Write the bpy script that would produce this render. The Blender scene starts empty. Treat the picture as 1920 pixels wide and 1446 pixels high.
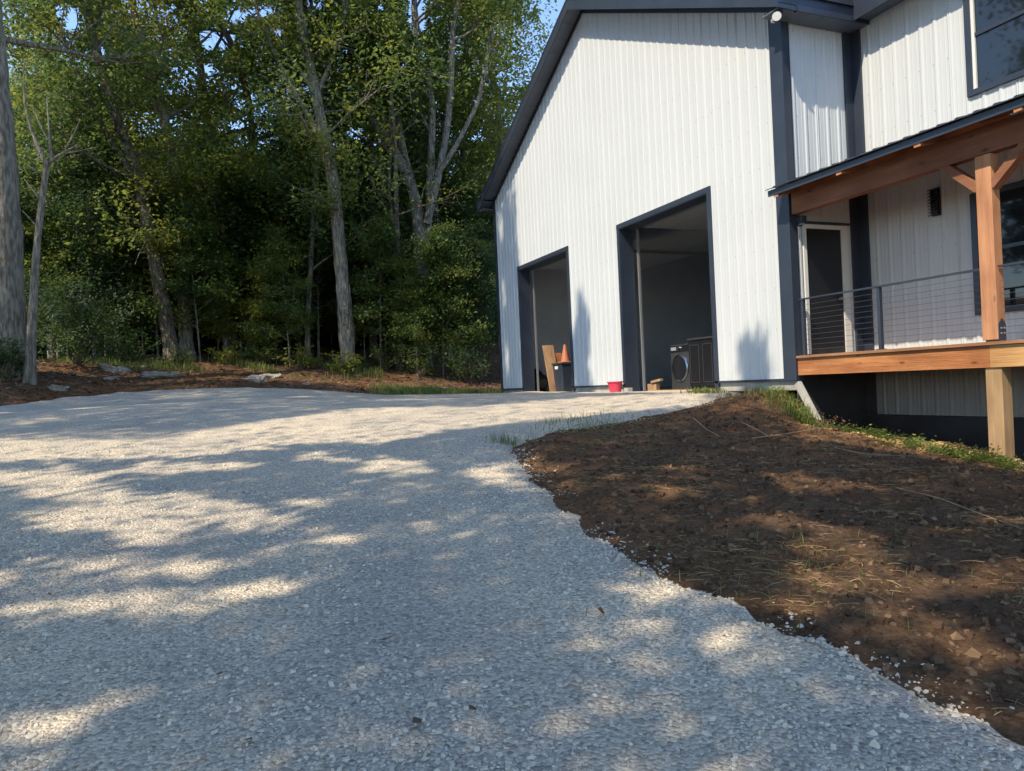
import bpy, math, random
import numpy as np
from mathutils import Matrix, Vector

random.seed(7)
RNG = np.random.default_rng(11)
scn = bpy.context.scene
col = scn.collection

# ------------------------------------------------------------------ camera
# world: origin at the lens, +Y along the garage wall (away), +X into the building, z = 0 at lens height
FPX, ROLL, YAW = 1400.0, math.atan(.045), math.radians(22.4)
F = Vector((math.sin(YAW), math.cos(YAW), 0)); R = Vector((math.cos(YAW), -math.sin(YAW), 0)); Z = Vector((0, 0, 1))
Rc = R * math.cos(ROLL) - Z * math.sin(ROLL)
Uc = Z * math.cos(ROLL) + R * math.sin(ROLL)
cam = bpy.data.cameras.new('camera'); cam.sensor_fit = 'HORIZONTAL'; cam.sensor_width = 36
cam.lens = 36 * FPX / 1920; cam.clip_end = 2000; cam.clip_start = .05
co = bpy.data.objects.new('camera', cam); col.objects.link(co)
co.matrix_world = Matrix(((Rc.x, Uc.x, -F.x, 0), (Rc.y, Uc.y, -F.y, 0), (Rc.z, Uc.z, -F.z, 0), (0, 0, 0, 1)))
scn.camera = co

# ------------------------------------------------------------------ light
SUN_A, SUN_E = math.radians(22), math.radians(51)      # light travels towards +x, slightly +y
SUN = Vector((math.cos(SUN_A) * math.cos(SUN_E), math.sin(SUN_A) * math.cos(SUN_E), -math.sin(SUN_E)))
sl = bpy.data.lights.new('sun', 'SUN'); sl.energy = 2.9; sl.angle = math.radians(.55); sl.color = (1, .855, .64)
so = bpy.data.objects.new('sun', sl); col.objects.link(so)
so.rotation_euler = SUN.to_track_quat('-Z', 'Y').to_euler()
w = bpy.data.worlds.new('World'); scn.world = w; w.use_nodes = True
nt = w.node_tree; bg = nt.nodes['Background']
sky = nt.nodes.new('ShaderNodeTexSky'); sky.sky_type = 'NISHITA'; sky.sun_disc = False
sky.sun_elevation = SUN_E; sky.sun_rotation = math.atan2(-SUN.x, -SUN.y)
sky.air_density = 1.0; sky.dust_density = .15; sky.ozone_density = 3.0
nt.links.new(sky.outputs[0], bg.inputs[0]); bg.inputs[1].default_value = .15
scn.view_settings.view_transform = 'Standard'; scn.view_settings.look = 'None'
scn.view_settings.gamma = 1; scn.view_settings.exposure = 1.25
scn.render.engine = 'CYCLES'
scn.cycles.max_bounces = 6; scn.cycles.diffuse_bounces = 4; scn.cycles.transparent_max_bounces = 8
scn.cycles.use_denoising = True

# ------------------------------------------------------------------ pixel helpers (1920 x 1446 photograph)
ct, st_, cy_, sy_ = math.cos(ROLL), math.sin(ROLL), math.cos(YAW), math.sin(YAW)
def ray(x, y):
    u = (x - 960) / FPX; v = -(y - 723) / FPX
    a = u * ct + v * st_; b = -u * st_ + v * ct
    return (sy_ + a * cy_, cy_ - a * sy_, b)
def atx(x, y, X): r = ray(x, y); k = X / r[0]; return (X, r[1] * k, r[2] * k)
def aty(x, y, Y): r = ray(x, y); k = Y / r[1]; return (r[0] * k, Y, r[2] * k)
def atd(x, y, d): r = ray(x, y); return (r[0] * d, r[1] * d, r[2] * d)
def to_px(P):
    P = np.asarray(P, float)
    d = P[:, 0] * sy_ + P[:, 1] * cy_; d = np.where(d < .05, 1e-6, d)
    a = (P[:, 0] * cy_ - P[:, 1] * sy_) / d; b = P[:, 2] / d
    return 960 + FPX * (a * ct - b * st_), 723 - FPX * (a * st_ + b * ct), d

# ------------------------------------------------------------------ scene helpers
def tag(o, label=None, cat=None, group=None, kind=None):
    if label: o['label'] = label
    if cat: o['category'] = cat
    if group: o['group'] = group
    if kind: o['kind'] = kind
    return o
def empty(name, loc=(0, 0, 0)):
    o = bpy.data.objects.new(name, None); o.empty_display_size = .1; col.objects.link(o); o.location = loc; return o
def np_mesh(name, V, Fc, mat=None, parent=None, smooth=False):
    """V (n,3); Fc (m,k) same-size faces"""
    V = np.asarray(V, np.float32); Fc = np.asarray(Fc, np.int32)
    me = bpy.data.meshes.new(name); m, k = Fc.shape
    me.vertices.add(len(V)); me.vertices.foreach_set('co', V.ravel())
    me.loops.add(m * k); me.loops.foreach_set('vertex_index', Fc.ravel())
    me.polygons.add(m); me.polygons.foreach_set('loop_start', np.arange(m, dtype=np.int32) * k)
    me.polygons.foreach_set('loop_total', np.full(m, k, np.int32))
    me.polygons.foreach_set('use_smooth', np.full(m, smooth, bool))
    me.update(calc_edges=True)
    if mat: me.materials.append(mat)
    o = bpy.data.objects.new(name, me); col.objects.link(o)
    if parent: o.parent = parent; o.matrix_parent_inverse = parent_inv(parent)
    return o
def parent_inv(p):
    return Matrix.Translation(-Vector(p.location)) if p.type == 'EMPTY' else Matrix.Identity(4)
class MB:
    """collects solids, builds one mesh"""
    def __init__(s): s.v = []; s.f = []
    def quad(s, a, b, c, d):
        n = len(s.v); s.v += [a, b, c, d]; s.f.append((n, n + 1, n + 2, n + 3)); return s
    def hexa(s, p):      # 8 points: bottom 0-3, top 4-7
        n = len(s.v); s.v += [tuple(q) for q in p]
        for f in ((0, 3, 2, 1), (4, 5, 6, 7), (0, 1, 5, 4), (1, 2, 6, 5), (2, 3, 7, 6), (3, 0, 4, 7)): s.f.append(tuple(n + i for i in f))
        return s
    def box(s, x0, x1, y0, y1, z0, z1):
        x0, x1 = sorted((x0, x1)); y0, y1 = sorted((y0, y1)); z0, z1 = sorted((z0, z1))
        return s.hexa([(x0, y0, z0), (x1, y0, z0), (x1, y1, z0), (x0, y1, z0), (x0, y0, z1), (x1, y0, z1), (x1, y1, z1), (x0, y1, z1)])
    def bar(s, a, b, wd, ht, up=(0, 0, 1)):
        a = Vector(a); b = Vector(b); d = (b - a).normalized(); u = Vector(up); r = d.cross(u).normalized() * wd / 2; u = r.normalized().cross(d) * ht / 2
        return s.hexa([a - r - u, b - r - u, b + r - u, a + r - u, a - r + u, b - r + u, b + r + u, a + r + u])
    def cyl(s, a, b, r0, r1=None, n=16, caps=True):
        r1 = r0 if r1 is None else r1
        a = Vector(a); b = Vector(b); d = (b - a).normalized(); u = d.orthogonal().normalized(); q = d.cross(u); n0 = len(s.v)
        for c, r in ((a, r0), (b, r1)):
            for i in range(n):
                t = 2 * math.pi * i / n; s.v.append(tuple(c + (u * math.cos(t) + q * math.sin(t)) * r))
        for i in range(n): s.f.append((n0 + i, n0 + (i + 1) % n, n0 + n + (i + 1) % n, n0 + n + i))
        if caps: s.f.append(tuple(n0 + n - 1 - i for i in range(n))); s.f.append(tuple(n0 + n + i for i in range(n)))
        return s
    def build(s, name, mat, parent=None, bevel=0, smooth=False):
        me = bpy.data.meshes.new(name); me.from_pydata([tuple(q) for q in s.v], [], s.f); me.update()
        if smooth: me.polygons.foreach_set('use_smooth', [True] * len(me.polygons))
        me.materials.append(mat)
        o = bpy.data.objects.new(name, me); col.objects.link(o)
        if parent: o.parent = parent; o.matrix_parent_inverse = parent_inv(parent)
        if bevel:
            b = o.modifiers.new('bevel', 'BEVEL'); b.width = bevel; b.segments = 2; b.limit_method = 'ANGLE'
        return o

# ------------------------------------------------------------------ materials
def mat(name, c, rough=.7, metal=0, c2=None, scale=4, detail=6, bump=0, bscale=40, stretch=(1, 1, 1), spec=.5, lo=.35, hi=.65, coords='Object', bdist=.02):
    m = bpy.data.materials.new(name); m.use_nodes = True; t = m.node_tree; p = t.nodes['Principled BSDF']
    p.inputs['Base Color'].default_value = (*c, 1); p.inputs['Roughness'].default_value = rough; p.inputs['Metallic'].default_value = metal
    p.inputs['Specular IOR Level'].default_value = spec
    tc = t.nodes.new('ShaderNodeTexCoord'); mp = t.nodes.new('ShaderNodeMapping'); mp.inputs['Scale'].default_value = stretch
    t.links.new(tc.outputs[coords], mp.inputs[0])
    if c2:
        n = t.nodes.new('ShaderNodeTexNoise'); n.inputs['Scale'].default_value = scale; n.inputs['Detail'].default_value = detail
        r = t.nodes.new('ShaderNodeValToRGB'); r.color_ramp.elements[0].position = lo; r.color_ramp.elements[1].position = hi
        r.color_ramp.elements[0].color = (*c, 1); r.color_ramp.elements[1].color = (*c2, 1)
        t.links.new(mp.outputs[0], n.inputs['Vector']); t.links.new(n.outputs[0], r.inputs[0]); t.links.new(r.outputs[0], p.inputs['Base Color'])
    if bump:
        n = t.nodes.new('ShaderNodeTexNoise'); n.inputs['Scale'].default_value = bscale; n.inputs['Detail'].default_value = 5
        b = t.nodes.new('ShaderNodeBump'); b.inputs['Strength'].default_value = bump; b.inputs['Distance'].default_value = bdist
        t.links.new(mp.outputs[0], n.inputs['Vector']); t.links.new(n.outputs[0], b.inputs['Height']); t.links.new(b.outputs[0], p.inputs['Normal'])
    return m
def island_mat(name, cols, rough=.8, transl=0, spec=.3, clump=0):
    """colour differs piece by piece (random per mesh island) and, with clump, spray by spray; translucency for leaves"""
    m = bpy.data.materials.new(name); m.use_nodes = True; t = m.node_tree; p = t.nodes['Principled BSDF']
    g = t.nodes.new('ShaderNodeNewGeometry'); r = t.nodes.new('ShaderNodeValToRGB'); e = r.color_ramp.elements
    for i, (pos, c) in enumerate(cols):
        q = e[i] if i < 2 else e.new(pos)
        q.position = pos; q.color = (*c, 1)
    fac = g.outputs['Random Per Island']
    if clump:
        tc = t.nodes.new('ShaderNodeTexCoord'); n = t.nodes.new('ShaderNodeTexNoise'); n.inputs['Scale'].default_value = .55; n.inputs['Detail'].default_value = 3
        mr = t.nodes.new('ShaderNodeMapRange'); mr.inputs[1].default_value = .32; mr.inputs[2].default_value = .68
        mx = t.nodes.new('ShaderNodeMix'); mx.inputs[0].default_value = clump
        t.links.new(tc.outputs['Object'], n.inputs['Vector']); t.links.new(n.outputs[0], mr.inputs[0]); t.links.new(fac, mx.inputs[2]); t.links.new(mr.outputs[0], mx.inputs[3]); fac = mx.outputs[0]
    t.links.new(fac, r.inputs[0]); t.links.new(r.outputs[0], p.inputs['Base Color'])
    p.inputs['Roughness'].default_value = rough; p.inputs['Specular IOR Level'].default_value = spec
    if transl:
        tr = t.nodes.new('ShaderNodeBsdfTranslucent'); mx = t.nodes.new('ShaderNodeMixShader'); mx.inputs[0].default_value = transl
        hs = t.nodes.new('ShaderNodeHueSaturation'); hs.inputs['Value'].default_value = 1.9; hs.inputs['Hue'].default_value = .485
        t.links.new(r.outputs[0], hs.inputs['Color']); t.links.new(hs.outputs[0], tr.inputs[0])
        t.links.new(p.outputs[0], mx.inputs[1]); t.links.new(tr.outputs[0], mx.inputs[2]); t.links.new(mx.outputs[0], t.nodes['Material Output'].inputs[0])
    return m
def wood_mat(name, c, c2, axis, knots=True):
    """grain stretched along one axis, paler blotches and small dark knots"""
    st = [22, 22, 22]; st[axis] = 1.2
    m = mat(name, c, .75, 0, c2, 1.0, 9, .35, 3.0, tuple(st), .3, .28, .74)
    t = m.node_tree; N = t.nodes; L = t.links; p = N['Principled BSDF']; src = p.inputs['Base Color'].links[0].from_socket
    tc = N.new('ShaderNodeTexCoord'); mp = N.new('ShaderNodeMapping'); k = [5, 5, 5]; k[axis] = 1.9; mp.inputs['Scale'].default_value = k; L.new(tc.outputs['Object'], mp.inputs[0])
    n = N.new('ShaderNodeTexNoise'); n.inputs['Scale'].default_value = .7; n.inputs['Detail'].default_value = 6; L.new(mp.outputs[0], n.inputs['Vector'])
    r = N.new('ShaderNodeValToRGB'); e = r.color_ramp.elements; e[0].position = .32; e[1].position = .68; e[0].color = (.72, .66, .62, 1); e[1].color = (1.2, 1.2, 1.15, 1); L.new(n.outputs[0], r.inputs[0])
    mx = N.new('ShaderNodeMixRGB'); mx.blend_type = 'MULTIPLY'; mx.inputs[0].default_value = 1; L.new(src, mx.inputs[1]); L.new(r.outputs[0], mx.inputs[2]); out = mx.outputs[0]
    if knots:
        v = N.new('ShaderNodeTexVoronoi'); v.inputs['Scale'].default_value = 1.0; L.new(mp.outputs[0], v.inputs['Vector'])
        r2 = N.new('ShaderNodeValToRGB'); e = r2.color_ramp.elements; e[0].position = .05; e[1].position = .13; e[0].color = (.16, .10, .07, 1); e[1].color = (1, 1, 1, 1); L.new(v.outputs['Distance'], r2.inputs[0])
        m2 = N.new('ShaderNodeMixRGB'); m2.blend_type = 'MULTIPLY'; m2.inputs[0].default_value = .85; L.new(out, m2.inputs[1]); L.new(r2.outputs[0], m2.inputs[2]); out = m2.outputs[0]
    L.new(out, p.inputs['Base Color'])
    return m
M = {}
M['white'] = mat('white_steel', (.525, .555, .575), .42, 0, (.505, .535, .555), .7, 3)
M['black'] = mat('charcoal_steel', (.024, .033, .052), .38, 0, (.031, .041, .062), 2, 4, .03, 8)
M['soffit'] = mat('charcoal_soffit', (.10, .12, .15), .5, 0, (.12, .14, .17), 3, 4)
M['roof'] = mat('charcoal_roof', (.025, .03, .04), .42)
M['concrete'] = mat('concrete', (.30, .29, .27), .9, 0, (.42, .41, .38), 3, 8, .3, 30)
M['slab'] = mat('floor_concrete', (.26, .26, .26), .8, 0, (.32, .31, .30), 2, 8, .1, 20)
M['liner'] = mat('liner_veil_tint', (.47, .52, .59), .6, 0, (.42, .47, .53), 2, 4)  # bluish lens veil mixed into the liner colour
M['ceiling'] = mat('ceiling_white', (.72, .73, .74), .5)
M['darkbase'] = mat('dark_foundation', (.018, .018, .02), .9, 0, (.03, .03, .032), 3, 6, .2, 20)
M['glass'] = mat('window_glass', (.012, .016, .02), .03, 0, spec=.6)
M['whiteframe'] = mat('vinyl_frame', (.62, .64, .62), .5)
M['rim'] = wood_mat('stained_pine_y', (.33, .125, .05), (.47, .22, .09), 1)
M['rim2'] = wood_mat('fresh_pine_y', (.44, .24, .095), (.54, .33, .15), 1)
M['cedar'] = wood_mat('cedar_z', (.40, .185, .10), (.52, .28, .16), 2)
M['cedar_y_shade'] = wood_mat('cedar_y_shade', (.20, .085, .05), (.27, .125, .075), 1)  # same cedar darkened: shade under the porch roof put into the colour
M['siding_shade'] = mat('white_steel_shade', (.20, .185, .17), .5, 0, (.23, .215, .195), 2, 4)  # white siding with the under-deck shade put into its colour
M['cable'] = mat('dark_cable', (.07, .075, .08), .5)
M['cedar_x'] = wood_mat('cedar_x', (.42, .19, .09), (.50, .26, .13), 0)
M['postwood'] = wood_mat('treated_pine_z', (.29, .19, .105), (.40, .275, .155), 2)
M['deckwood'] = wood_mat('deck_board_y', (.26, .13, .07), (.34, .19, .11), 1)
M['lumber'] = wood_mat('lumber', (.30, .18, .10), (.40, .26, .155), 2)
M['metal'] = mat('galvanised', (.45, .47, .48), .4, .7)
M['appliance'] = mat('graphite_appliance', (.055, .058, .064), .35, .3)
M['blackgloss'] = mat('black_gloss', (.012, .013, .016), .2)
M['chrome'] = mat('chrome', (.25, .26, .28), .25, 1)
M['red'] = mat('red_plastic', (.62, .05, .09), .4)
M['orange'] = mat('orange_plastic', (.42, .15, .075), .5)
M['bag'] = mat('black_bag', (.02, .02, .024), .35, 0, (.035, .035, .04), 8, 4, .6, 14)
M['grey'] = mat('grey_plastic', (.25, .27, .29), .5)
M['lens'] = mat('lamp_lens', (.55, .56, .56), .25)
M['rock'] = mat('limestone', (.15, .13, .10), .95, 0, (.36, .33, .28), 4, 10, 1.0, 7, lo=.3, hi=.62, bdist=.12)
M['bark'] = mat('pale_bark', (.13, .115, .09), .95, 0, (.31, .285, .235), 7, 10, 1.0, 9, (2.4, 2.4, .5), lo=.38, hi=.62, bdist=.09)
M['bark_dark'] = mat('dark_bark', (.075, .06, .045), .95, 0, (.19, .16, .12), 7, 10, 1.0, 10, (2.4, 2.4, .5), lo=.38, hi=.62, bdist=.09)
M['twig'] = mat('dry_twig', (.30, .20, .11), .9, 0, (.40, .29, .17), 8, 4)
G = lambda r, g, b: (r, g, b)
M['leaf'] = island_mat('leaf_green', [(0, G(.028, .062, .018)), (1, G(.20, .215, .040)), (.5, G(.078, .124, .028))], .5, .48, .35, .7)
M['leaf_light'] = island_mat('leaf_yellowgreen', [(0, G(.07, .11, .022)), (1, G(.29, .275, .045)), (.5, G(.155, .19, .034))], .5, .5, .35, .7)
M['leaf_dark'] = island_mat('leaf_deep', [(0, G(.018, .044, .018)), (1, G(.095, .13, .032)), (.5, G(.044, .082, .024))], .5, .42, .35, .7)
M['grass'] = island_mat('grass_blade', [(0, G(.08, .13, .03)), (1, G(.24, .25, .08)), (.6, G(.14, .185, .045))], .6, .35, .3)
M['weed'] = island_mat('weed_leaf', [(0, G(.07, .12, .03)), (1, G(.20, .22, .06)), (.6, G(.12, .165, .04))], .6, .35, .3)
M['straw'] = island_mat('straw', [(0, G(.15, .095, .045)), (1, G(.38, .28, .135)), (.6, G(.24, .165, .075))], .8, 0, .3)
M['litter'] = island_mat('leaf_litter', [(0, G(.07, .045, .028)), (1, G(.27, .185, .115)), (.6, G(.14, .088, .05))], .9, .15, .2)
M['stone'] = island_mat('gravel_stone', [(0, G(.32, .29, .245)), (1, G(.72, .645, .525)), (.25, G(.48, .435, .36)), (.75, G(.615, .555, .455))], .9, 0, .25)
M['clod'] = island_mat('soil_clod', [(0, G(.055, .032, .02)), (1, G(.21, .135, .082)), (.6, G(.105, .064, .039))], .95, 0, .1)
M['chip'] = island_mat('wood_chip', [(0, G(.26, .15, .06)), (1, G(.52, .36, .18)), (.6, G(.38, .24, .10))], .9, 0, .2)

def ground_material():
    m = bpy.data.materials.new('soil_and_litter'); m.use_nodes = True; t = m.node_tree; N = t.nodes; L = t.links; p = N['Principled BSDF']
    p.inputs['Roughness'].default_value = .95; p.inputs['Specular IOR Level'].default_value = .1
    tc = N.new('ShaderNodeTexCoord')
    def noise(s, d): n = N.new('ShaderNodeTexNoise'); n.inputs['Scale'].default_value = s; n.inputs['Detail'].default_value = d; n.inputs['Roughness'].default_value = .65; L.new(tc.outputs['Object'], n.inputs['Vector']); return n
    def ramp(n, a, b, pa, pb): r = N.new('ShaderNodeValToRGB'); e = r.color_ramp.elements; e[0].position = pa; e[1].position = pb; e[0].color = (*a, 1); e[1].color = (*b, 1); L.new(n.outputs[0], r.inputs[0]); return r
    a = ramp(noise(2.2, 9), (.082, .050, .031), (.19, .122, .074), .35, .68)
    b = ramp(noise(24, 8), (.05, .029, .018), (.22, .142, .085), .38, .70)
    mx = N.new('ShaderNodeMixRGB'); mx.inputs[0].default_value = .5; L.new(a.outputs[0], mx.inputs[1]); L.new(b.outputs[0], mx.inputs[2])
    c = ramp(noise(.5, 5), (1, 1, 1), (1.35, 1.12, .92), .4, .65)
    m2 = N.new('ShaderNodeMixRGB'); m2.blend_type = 'MULTIPLY'; m2.inputs[0].default_value = 1; L.new(mx.outputs[0], m2.inputs[1]); L.new(c.outputs[0], m2.inputs[2])
    L.new(m2.outputs[0], p.inputs['Base Color'])
    n = noise(16, 10); bp = N.new('ShaderNodeBump'); bp.inputs['Strength'].default_value = .9; bp.inputs['Distance'].default_value = .08
    L.new(n.outputs[0], bp.inputs['Height']); L.new(bp.outputs[0], p.inputs['Normal'])
    return m
def gravel_material():
    m = bpy.data.materials.new('crushed_limestone'); m.use_nodes = True; t = m.node_tree; N = t.nodes; L = t.links; p = N['Principled BSDF']
    p.inputs['Roughness'].default_value = .95; p.inputs['Specular IOR Level'].default_value = .15
    tc = N.new('ShaderNodeTexCoord')
    v = N.new('ShaderNodeTexVoronoi'); v.inputs['Scale'].default_value = 58; v.inputs['Randomness'].default_value = 1; L.new(tc.outputs['Object'], v.inputs['Vector'])
    bw = N.new('ShaderNodeRGBToBW'); L.new(v.outputs['Color'], bw.inputs[0])
    r = N.new('ShaderNodeValToRGB'); e = r.color_ramp.elements; e[0].position = .1; e[1].position = .9; e[0].color = (.34, .305, .255, 1); e[1].color = (.72, .645, .525, 1); L.new(bw.outputs[0], r.inputs[0])
    n = N.new('ShaderNodeTexNoise'); n.inputs['Scale'].default_value = .8; n.inputs['Detail'].default_value = 7; L.new(tc.outputs['Object'], n.inputs['Vector'])
    r2 = N.new('ShaderNodeValToRGB'); e = r2.color_ramp.elements; e[0].position = .35; e[1].position = .7; e[0].color = (.80, .80, .82, 1); e[1].color = (1.08, 1.04, .97, 1); L.new(n.outputs[0], r2.inputs[0])
    mx = N.new('ShaderNodeMixRGB'); mx.blend_type = 'MULTIPLY'; mx.inputs[0].default_value = 1; L.new(r.outputs[0], mx.inputs[1]); L.new(r2.outputs[0], mx.inputs[2])
    L.new(mx.outputs[0], p.inputs['Base Color'])
    b = N.new('ShaderNodeBump'); b.inputs['Strength'].default_value = 1; b.inputs['Distance'].default_value = .014; b.invert = True
    L.new(v.outputs['Distance'], b.inputs['Height']); L.new(b.outputs[0], p.inputs['Normal'])
    return m
M['ground'] = ground_material(); M['gravel'] = gravel_material()

# ------------------------------------------------------------------ terrain heights: thin-plate spline through measured points
W = 8.5            # garage wall plane
HX = 9.94          # house wall plane
YC = 9.03          # garage corner / return wall plane
SLAB = -.27
cp = []
def fwd(d, lat, z): cp.append((F.x * d + R.x * lat, F.y * d + R.y * lat, z))
for d in (2, 5, 8, 11, 14):
    for lat in (-6, -2.5, 0):
        fwd(d, lat, -1.55 + .0885 * d + (.012 * d if lat < -5 else 0))
fwd(0, 0, -1.55); fwd(0, -6, -1.5); fwd(0, 5, -1.75); fwd(-10, 0, -2.4); fwd(-10, -12, -2.2); fwd(-10, 10, -2.9); fwd(3, 3, -1.38); fwd(4, 5, -1.42); fwd(6, 4.5, -1.13)
cp += [(8.5, 9.1, -.42), (8.5, 10, -.36), (8.5, 11, -.30), (8.5, 12.5, -.285), (8.5, 14, -.29), (8.5, 17, -.26), (8.5, 19.7, -.25), (8.5, 21.5, -.26), (7, 21, -.28), (6, 15, -.30), (6, 18, -.24), (6, 12, -.42),
       (8.5, 8.3, -.90), (8.5, 7.2, -1.0), (8.5, 6, -1.13), (8.5, 4.5, -1.35), (8.5, 2, -1.75), (11, 6, -1.75), (11, 0, -2.3), (7, 7.5, -.80), (7, 6, -.97), (7, 4, -1.22), (7, 9, -.52), (6, 8, -.68), (5, 8.2, -.76)]
for (x, y, d) in ((0, 763, 15.5), (110, 748, 17.5), (230, 737, 19), (330, 732, 19.6), (450, 729, 20), (600, 734, 20.5), (720, 743, 20.5), (850, 742, 21)): cp.append(atd(x, y, d))
for (x, y, d) in ((0, 695, 19), (100, 690, 20.5), (230, 692, 22.5), (330, 686, 24), (450, 690, 24.5), (650, 688, 26), (800, 700, 26), (900, 712, 26)): cp.append(atd(x, y, d))
for (x, d, z) in ((-200, 19, 1.0), (-200, 30, 1.6), (0, 32, 1.9), (300, 36, 2.2), (650, 36, 2.2), (900, 36, 1.6), (300, 60, 6.0), (800, 60, 5.5), (-300, 60, 6.0), (1300, 60, 4.0)):
    q = atd(x, 723, d); cp.append((q[0], q[1], z))
cp += [(30, 10, -1.0), (30, -10, -2.5), (30, 30, .5), (-30, 0, 0.2), (-30, -20, -1.5), (-30, 30, 2.0), (-15, 10, .3)]
cp = np.array(cp)
def tps_k(d2): return np.where(d2 > 1e-12, .5 * d2 * np.log(d2 + 1e-12), 0)
def tps_fit(P, lam=.02):
    n = len(P); d2 = ((P[:, None, :2] - P[None, :, :2]) ** 2).sum(-1)
    A = np.zeros((n + 3, n + 3)); A[:n, :n] = tps_k(d2) + lam * np.eye(n); A[:n, n] = 1; A[:n, n + 1:] = P[:, :2]; A[n:, :n] = A[:n, n:].T
    return np.linalg.solve(A, np.concatenate([P[:, 2], np.zeros(3)]))
TW = tps_fit(cp)
def hgt0(x, y):
    x = np.asarray(x, float); y = np.asarray(y, float); sh = x.shape; X = x.ravel(); Y = y.ravel(); out = np.empty(len(X))
    for i in range(0, len(X), 20000):
        a, b = X[i:i + 20000], Y[i:i + 20000]
        d2 = (a[:, None] - cp[None, :, 0]) ** 2 + (b[:, None] - cp[None, :, 1]) ** 2
        out[i:i + 20000] = tps_k(d2) @ TW[:len(cp)] + TW[len(cp)] + TW[len(cp) + 1] * a + TW[len(cp) + 2] * b
    return out.reshape(sh)
def sines(x, y, seed, f0, n=5):
    r = np.random.default_rng(seed); o = 0
    for i in range(n):
        f = f0 * 1.7 ** i; t = r.uniform(0, 6.28); o = o + np.sin((x * math.cos(t) + y * math.sin(t)) * f + r.uniform(0, 6.28)) * np.sin((x * math.cos(t + 1.4) + y * math.sin(t + 1.4)) * f * .8 + r.uniform(0, 6.28)) / 1.35 ** i
    return o / 2
def ground_hit(px, py, lift=0):
    r = ray(px, py); d = np.linspace(1.2, 45, 900); z = hgt0(r[0] * d, r[1] * d) + lift - r[2] * d
    i = np.argmax(z > 0)
    if z[i] <= 0: i = len(d) - 1
    k = d[i - 1] + (d[i] - d[i - 1]) * (0 - z[i - 1]) / (z[i] - z[i - 1] + 1e-9) if i else d[0]
    return r[0] * k, r[1] * k
# drive outline: bed edge on the right (pixels), far edge (pixels + distance), left and rear off the frame
edge_px = [(1330, 752), (1290, 766), (1160, 793), (1050, 808), (970, 832), (962, 848), (1000, 905), (1090, 985), (1200, 1060), (1350, 1125), (1480, 1190), (1600, 1240), (1760, 1320), (1920, 1392)]
poly = [(8.55, 10.15)] + [ground_hit(*p) for p in edge_px]
ex, ey = poly[-1]; poly += [(ex + .6, ey - 1.2), (ex + .6, -4), (3, -14), (-6, -14), (-5.5, -4), (-5.6, 4), (-5.2, 10)]
poly += [atd(x, y, d)[:2] for (x, y, d) in ((0, 763, 15.5), (110, 748, 17.5), (230, 737, 19), (330, 732, 19.6), (450, 729, 20), (600, 734, 20.5), (720, 743, 20.5), (850, 742, 21))]
poly += [(8.0, 20.9), (8.55, 20.4)]
POLY = np.array(poly)
def sdist(x, y, P):
    """signed distance, positive inside polygon P"""
    x = np.asarray(x, float).ravel(); y = np.asarray(y, float).ravel(); best = np.full(len(x), 1e9); ins = np.zeros(len(x), bool)
    for i in range(len(P)):
        a = P[i]; b = P[(i + 1) % len(P)]; dx, dy = b - a
        t = np.clip(((x - a[0]) * dx + (y - a[1]) * dy) / (dx * dx + dy * dy + 1e-12), 0, 1)
        best = np.minimum(best, np.hypot(x - a[0] - t * dx, y - a[1] - t * dy))
        c = ((a[1] > y) != (b[1] > y)); ins ^= c & (x < dx * (y - a[1]) / (dy if abs(dy) > 1e-12 else 1e-12) + a[0])
    return np.where(ins, best, -best)
def smooth(a, b, t): t = np.clip((t - a) / (b - a), 0, 1); return t * t * (3 - 2 * t)
def hgt(x, y):
    """soil surface"""
    x = np.asarray(x, float); y = np.asarray(y, float); sh = x.shape
    sd = sdist(x, y, POLY).reshape(sh)
    return hgt0(x, y) + smooth(.0, 1.2, -sd) * (.06 * sines(x, y, 3, 1.6) + .03 * sines(x, y, 4, 7) + .022 * sines(x, y, 14, 16, 3)) + .05 * smooth(0, .5, -sd)
def hgrav(x, y):
    sh = np.shape(x); sd = sdist(x, y, POLY).reshape(sh) + .09 * sines(np.asarray(x), np.asarray(y), 9, 6) + .03 * sines(np.asarray(x), np.asarray(y), 10, 25)
    rut = -.02 * np.exp(-((sd - 1.0) / .35) ** 2)
    return hgt0(x, y) + .05 * np.clip(sd / .14, -2.5, 1) + .01 * sines(np.asarray(x), np.asarray(y), 5, 3) + rut * 0.6

def grid_sheet(name, fx, xs, ys, material, keep=None):
    X, Y = np.meshgrid(xs, ys); Zz = fx(X, Y); nx, ny = len(xs), len(ys)
    V = np.stack([X.ravel(), Y.ravel(), Zz.ravel()], 1)
    i = np.arange((ny - 1) * (nx - 1)); r = i // (nx - 1); c = i % (nx - 1); a = r * nx + c
    Fc = np.stack([a, a + 1, a + nx + 1, a + nx], 1)
    if keep is not None:
        k = keep(X, Y).ravel(); Fc = Fc[k[Fc].any(1)]
    return np_mesh(name, V, Fc, material, None, True)
def spaced(a, b, fa, fb, step, far):
    mid = np.arange(fa, fb, step); lo = fa - np.cumsum(np.geomspace(step, far, 60)); lo = lo[lo > a]; hi = fb + np.cumsum(np.geomspace(step, far, 60)); hi = hi[hi < b]
    return np.concatenate([[a], lo[::-1], mid, hi, [b]])
gx = spaced(-300, 300, -8, 11, .14, 60); gy = spaced(-120, 400, -1, 28, .14, 60)
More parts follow.
